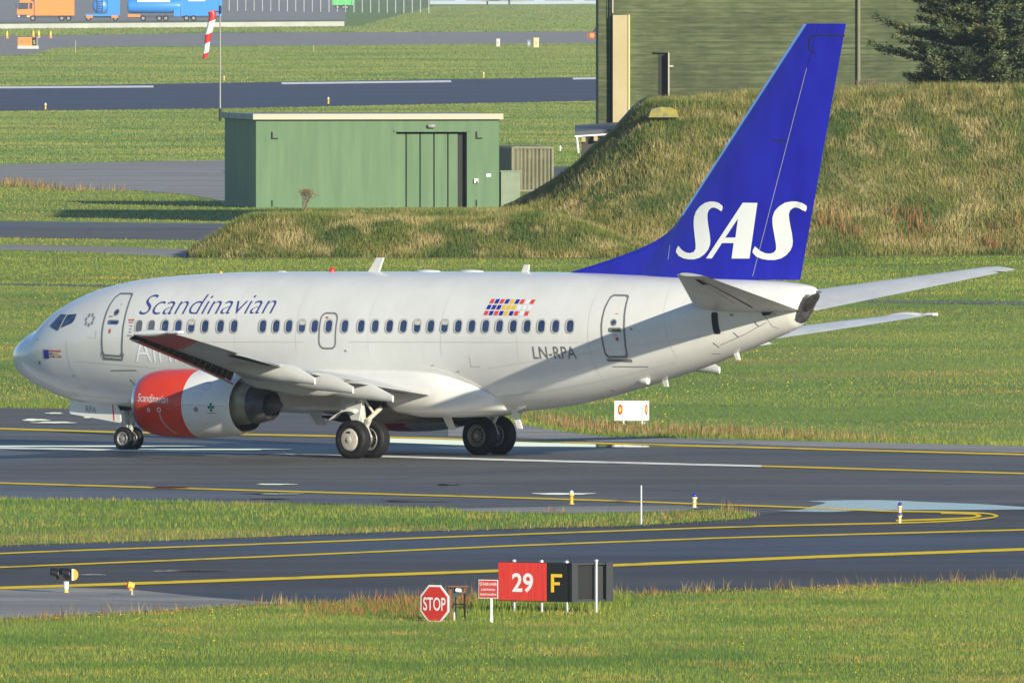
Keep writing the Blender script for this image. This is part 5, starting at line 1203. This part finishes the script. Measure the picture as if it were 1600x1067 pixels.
# ------------------------------------------------------------------ far side: trucks, cones, small boxes, wall, fence
M['truck_orange'] = mat('truck orange', (.80, .24, .04), .45); M['truck_blue'] = mat('truck blue', (.03, .24, .68), .4); M['truck_dark'] = mat('truck chassis', (.05, .055, .07), .7)
M['truck_glass'] = mat('truck window', (.05, .07, .09), .15); M['truck_green'] = mat('vehicle green', (.10, .55, .12), .4)
TD = 4030.0; TS = TD / FOC
def truck(name, x0, x1, D_, label, cab_m, body_m, style, group='parked trucks at the far side'):
    t = empty(name, (xat(x0, D_), D_, 0)); tag(t, label, 'truck', group); k = D_ / FOC; Lg = (x1 - x0) * k
    H_ = 4.9
    def W(pts): return pts
    b = MB(); b.box((Lg / 2, 1.3, .95), (Lg * .94, 2.0, .5)); b.build('chassis', M['truck_dark'], t)
    if style == 'box':
        cw = 5.2
        b = MB(); b.prism([(.15, .75), (cw * .55, .75), (cw * .72, .9), (cw * .72, 4.0), (cw * .5, 4.6), (.9, 4.6), (.25, 2.3)], 'Y', 0, 2.9); b.build('cab', cab_m, t)
        b = MB(); b.prism([(.62, 3.9), (2.6, 3.9), (2.6, 2.55), (.42, 2.45)], 'Y', -.03, .0); b.box((3.15, -.02, 3.25), (.65, .03, 1.3)); b.build('windscreen', M['truck_glass'], t)
        b = MB(); b.box((1.4, -.05, 1.05), (2.5, .2, .7)); b.build('bumper', M['truck_dark'], t)
        for x in (.6, 2.5): b = MB(); b.box((x, -.16, 1.05), (.4, .03, .25)); b.build('headlight', M['flag_white'], t)
        b = MB(); b.box((.02, -.15, 3.2), (.22, .15, .9)); b.build('mirror', M['truck_dark'], t)
        b = MB(); b.box(((cw * .76 + Lg) / 2, 1.5, 3.15), (Lg - cw * .76, 3.0, 3.9)); b.build('load_box', body_m, t)
        wx_ = (cw * .68, Lg - 2.6, Lg - 1.2)
    elif style == 'tanker_rear':
        b = MB(); b.lathe([(0, .2), (.15, 1.3), (.5, 1.65), (5, 1.65), (5.3, .2)], (Lg * .45, 0, 3.2), 'Y', 24); b.build('tank', body_m, t, smooth=50)
        b = MB(); b.box((Lg * .45, -.2, 1.3), (Lg * .8, .3, .5)); b.build('bumper', M['truck_blue'], t)
        for x in (.1, .80): b = MB(); b.box((Lg * x + .4, -.4, .95), (1.4, .1, .5)); b.build('reflector', M['truck_orange'], t)
        b = MB()
        for x in (.38, .52): b.box((Lg * x, -.2, 3.0), (.1, .1, 3.2))
        for q in range(6): b.box((Lg * .45, -.22, 1.7 + q * .5), (Lg * .13, .08, .08))
        b.build('ladder', M['truck_dark'], t)
        b = MB(); b.box((Lg * .82, 1.5, 2.9), (Lg * .34, 2.6, 3.4)); b.build('load_box', body_m, t); wx_ = (1.0, Lg - 1.0)
    elif style == 'tanker_side':
        b = MB(); b.lathe([(0, .9), (.2, 1.35), (1.0, 1.5), (Lg - 1.2, 1.5), (Lg - .5, 1.3), (Lg - .3, .4)], (.3, 1.4, 3.2), 'X', 24); b.build('tank', body_m, t, smooth=50)
        b = MB(); b.box((1.7, -.2, 1.15), (2.6, .2, .6)); b.build('bumper', M['truck_orange'], t)
        b = MB(); b.box((Lg * .5, -.05, 4.2), (Lg * .6, .1, .35)); b.build('walkway', M['flag_white'], t)
        b = MB(); b.box((Lg - .9, 1.3, 2.6), (1.3, 2.4, 3.2)); b.build('cab', cab_m, t); wx_ = (3.6, Lg - 4.6, Lg - 3.2)
    else:
        b = MB(); b.box((Lg / 2, 1.5, 3.05), (Lg, 3.0, 3.9)); b.build('load_box', body_m, t)
        b = MB(); b.box((Lg - .5, -.06, 3.0), (.12, .08, 3.8)); b.box((.3, -.06, 3.0), (.12, .08, 3.8)); b.build('post', M['lip'], t); wx_ = (1.4, 2.9, Lg - 1.8)
        b = MB(); b.box((Lg * .4, -.03, 4.4), (Lg * .4, .05, .4)); b.build('marking', M['flag_white'], t)
    for x in wx_:
        b = MB(); b.cyl((x, -.15, .62), (x, .5, .62), .62, n=18); w_ = b.build('wheel', M['tyre'], t, smooth=40)
        b = MB(); b.cyl((x, -.18, .62), (x, -.15, .62), .32, n=14); b.build('rim', M['rim'], w_)
    return t
truck('box_truck', 25, 116, TD, 'orange box truck, leftmost of the trucks parked far away', M['truck_orange'], M['truck_orange'], 'box')
truck('tank_truck', 131, 188, TD + 2, 'blue tank truck seen from the rear next to the orange truck', M['truck_blue'], M['truck_blue'], 'tanker_rear')
truck('tank_truck', 197, 283, TD, 'long blue tank truck standing side on with an orange bumper', M['truck_blue'], M['truck_blue'], 'tanker_side')
truck('box_trailer', 281, 347, TD + 6, 'blue box trailer, rightmost of the blue trucks parked far away', M['truck_blue'], M['truck_blue'], 'trailer')
gv = truck('van', 519, 553, 4850, 'small bright green van behind the wire fence far away', M['truck_green'], M['truck_green'], 'trailer', None); gv['category'] = 'van'
# low wall
M['kerb'] = mat('pale kerb wall', (.42, .42, .38), .8, c2=(.5, .5, .46), scale=.1)
a, c = at(-140, 47), at(538, 41.5)
bw = MB(); bw.add([(a[0], a[1], 0), (c[0], c[1], 0), (c[0], c[1] + 1.2, 0), (a[0], a[1] + 1.2, 0), (a[0], a[1], .95), (c[0], c[1], .95), (c[0], c[1] + 1.2, .95), (a[0], a[1] + 1.2, .95)], [(3, 2, 1, 0), (4, 5, 6, 7), (0, 1, 5, 4), (1, 2, 6, 5), (2, 3, 7, 6), (3, 0, 4, 7)])
tag(bw.build('low_wall', M['kerb']), 'long low pale concrete wall in front of the far trucks', 'wall')
# fence posts
fn = empty('wire_fence', (0, 4750, 0)); tag(fn, 'wire fence with slim pale posts around the far parking area', 'fence')
for k in range(26):
    D_ = 4750 - k * 8; x = xat(345 + k * 13, D_)
    b = MB(); b.cyl((x, D_ - 4750, 0), (x, D_ - 4750, 5.5), .11, n=6); b.build('post', M['kerb'], fn)
m, t, p = nt('fine wire'); p.inputs['Base Color'].default_value = (.5, .52, .5, 1); p.inputs['Alpha'].default_value = .10
b = MB(); b.add([(xat(345, 4750), 0, 0), (xat(670, 4550), -200, 0), (xat(670, 4550), -200, 5.2), (xat(345, 4750), 0, 5.2)], [(0, 1, 2, 3)]); b.build('wire_mesh', m, fn)
# far terminal building at the very top
tb = empty('terminal_building', (xat(700, 5350), 5350, 0)); tag(tb, 'long pale blue grey building at the far edge of the airfield', 'building')
b = MB(); b.box((35, 6, 6), (80, 12, 12)); b.build('wall', mat('pale blue cladding', (.36, .42, .50), .6), tb)
for k in range(7):
    b = MB(); b.box((-2 + k * 11, -.05, 2.2), (8, .1, 2.2)); b.build('window', M['truck_glass'], tb)
fa = empty('parked_airplane', (xat(790, 5250), 5250, 0)); tag(fa, 'tiny white parked airplane in front of the pale building', 'airplane')
b = MB(); b.lathe([(-9, .05), (-8, .8), (-6, 1.1), (5, 1.1), (8, .5), (9, .1)], (0, 0, 2.2), 'X', 14); b.build('fuselage', M['flag_white'], fa, smooth=50)
b = MB(); b.prism([(6, 2.5), (8.8, 2.5), (9.4, 6), (7.8, 6)], 'Y', -.15, .15); b.build('tail_fin', M['flag_white'], fa)
b = MB(); b.prism([(-1.5, -8), (1, -8), (1.5, 8), (-1, 8)], 'Z', 2.9, 3.1); b.build('wing', M['flag_white'], fa)
b = MB(); b.cyl((-5, 0, 0), (-5, 0, 1.6), .2, n=8); b.cyl((1, -1.5, 0), (1, -1, 1.6), .25, n=8); b.cyl((1, 1.5, 0), (1, 1, 1.6), .25, n=8); b.build('landing_gear', M['truck_dark'], fa)
# taxiway guidance sign far left, cones, posts and boxes
p = at(44, 77); gs = empty('taxiway_sign', p); tag(gs, 'orange taxiway sign with black end panel on a grey slab, far left', 'sign'); k = p[1] / FOC
b = MB(); b.box((0, 0, .25), (33 * k, 1.2, .5)); b.build('base', M['kerb'], gs)
b = MB(); b.box((-5 * k, 0, 1.05), (22 * k, .3, 1.4)); b.build('panel', M['truck_orange'], gs)
b = MB(); b.box((9.5 * k, -.02, 1.05), (6.6 * k, .32, 1.4)); b.build('panel', M['sign_black'], gs)
b = MB(); b.box((14 * k, 0, 1.05), (2 * k, .3, 1.5)); b.build('end_plate', M['lip'], gs)
flat_text('lettering', 'A 1 S', -12 * k, 2 * k, .85, .5, M['red_mark'], gs, -.17); flat_text('lettering', 'S', 8 * k, 11 * k, .75, .6, M['yellow'], gs, -.2)
for i, (x, y) in enumerate(((11, 60.5), (52, 60), (60.5, 60), (79, 60.5))):
    p = at(x, y); k = p[1] / FOC; r = empty('traffic_cone', p)
    tag(r, ['yellow topped orange cone, leftmost of the four by the far taxiway', 'orange cone, second from the left and left one of the close pair', 'orange cone, right one of the close pair near the far taxiway', 'orange cone, rightmost of the four by the far taxiway'][i], 'cone', 'traffic cones by the far taxiway')
    b = MB(); b.lathe([(0, .28), (.5, .22), (.5, .2)], (0, 0, 0), 'Z', 12); b.build('base', M['truck_orange'], r, smooth=40)
    b = MB(); b.lathe([(.5, .22), (1.25, .10), (1.28, 0)], (0, 0, 0), 'Z', 12); b.build('top', M['flag_yellow'], r, smooth=40)
for (x, y, w, h, m_, nm, lb, ct_) in ((838, 75, 9, 14.5, M['lamp_cream'], 'equipment_box', 'cream upright equipment box beside the far taxiway', 'box'), (826.5, 74, 6, 10, M['lip'], 'equipment_box', 'small blue grey box just left of the cream box', 'box'),
                                      (778.5, 74, 6, 12, M['fairing'], 'equipment_box', 'pale grey slotted box, leftmost of the three beside the far taxiway', 'box')):
    p = at(x, y); k = p[1] / FOC; r = empty(nm, p); tag(r, lb, ct_)
    b = MB(); b.box((0, 0, h * k / 2), (w * k * .9, .6, h * k)); b.build('case', m_, r)
    b = MB(); b.box((0, 0, h * k + .05), (w * k, .7, .1)); b.build('lid', m_, r)
    b = MB(); b.box((0, -.31, h * k * .55), (w * k * .5, .03, h * k * .5)); b.build('door', M['fascia'], r)
p = at(925, 62); k = p[1] / FOC; r = empty('taxiway_sign', p); tag(r, 'small rusty orange sign with dark hood beside the hangar corner', 'sign')
b = MB(); b.box((-1 * k, 0, .6), (14 * k, .4, 1.1)); b.build('panel', M['rust'], r)
b = MB(); b.cyl((0, -.25, .65), (0, -.2, .65), .40, n=16); b.build('disc', M['truck_orange'], r)
b = MB(); b.box((8.5 * k, 0, .6), (6 * k, .4, 1.0)); b.build('panel', M['flag_white'], r)
b = MB(); b.prism([(0, 1.25), (14 * k, 1.25), (14 * k, 2.6), (8 * k, 2.3)], 'Y', -.3, .3); b.build('hood', M['dark'], r)
for i, (x, y, h, lb) in enumerate(((71, 172, 11, 'small yellow runway light at the left end of the far runway edge'), (513, 163, 11, 'small yellow runway light above the green hut roof'), (755.5, 122.5, 9.5, 'small yellow runway light on the grass beyond the far runway, right of middle'),
                                   (350, 127, 8, 'small yellow runway light beside the windsock pole'), (875.5, 236.5, 9, 'small white light on the grass behind the container'), (490, 82, 11, 'thin pale stake in the far grass'), (118, 83.5, 20, 'thin pale stake beside the far left taxiway sign'))):
    p = at(x, y); k = p[1] / FOC; st_ = 'stake' in lb
    if st_:
        o = MB().cyl((0, 0, 0), (0, 0, h * k), .5 * k, n=6).build('marker_stake', M['fascia'], loc=p); tag(o, lb, 'stake')
    else: edge_light(p[0], p[1], h * k / .4, lc, M['lamp_yellow'] if 'yellow' in lb else M['flag_white'], lb, 'small lights along the far runway', 'runway_light')
# weeds by the signs
wd = scatter([(470, 952), (500, 944), (580, 940), (650, 932), (745, 930), (745, 946), (660, 968), (600, 962), (480, 962)], 38)
blades('dock_weeds', wd, .13, .022, M['weed_red'], 'rust red dock weeds beside the stop sign', hv=.7, lean=.4, cat='weeds')
wd = scatter([(560, 938), (620, 930), (740, 924), (745, 938), (660, 952), (600, 950)], 10)
blades('dock_weeds', wd, .24, .018, M['weed_red'], 'taller red brown weed stems behind the stop sign', hv=.5, lean=.3, cat='weeds')
wd = scatter([(730, 934), (960, 930), (1000, 940), (960, 958), (740, 966)], 30)
blades('long_grass', wd, .20, .02, M['blade_near'], 'longer green grass around the posts of the large sign', hv=.7, lean=.4)
wd = scatter([(850, 800), (880, 798), (885, 806), (860, 808)], 14); blades('dock_weeds', wd, .16, .03, M['weed_red'], 'small red weed clump on the grass island', hv=.5, cat='weeds')
wd = scatter([(1125, 795), (1150, 795), (1152, 805), (1128, 806)], 14); blades('dock_weeds', wd, .30, .03, M['blade_dry'], 'brown weed clump at the tip of the grass island', hv=.5, cat='weeds')
wd = scatter([(380, 415 - 12), (1000, 403), (1000, 396), (380, 396)], 2); 
# ------------------------------------------------------------------ air
hz = MB().box((0, 4000, 11), (2400, 8600, 26)).build('haze', None)
hz['kind'] = 'stuff'
m = bpy.data.materials.new('haze'); m.use_nodes = True; t = m.node_tree; t.nodes.clear()
vo = t.nodes.new('ShaderNodeVolumePrincipled'); vo.inputs['Color'].default_value = (.80, .88, 1, 1); vo.inputs['Density'].default_value = .00005; vo.inputs['Anisotropy'].default_value = .2
ou = t.nodes.new('ShaderNodeOutputMaterial'); t.links.new(vo.outputs[0], ou.inputs['Volume']); hz.data.materials.clear(); hz.data.materials.append(m)
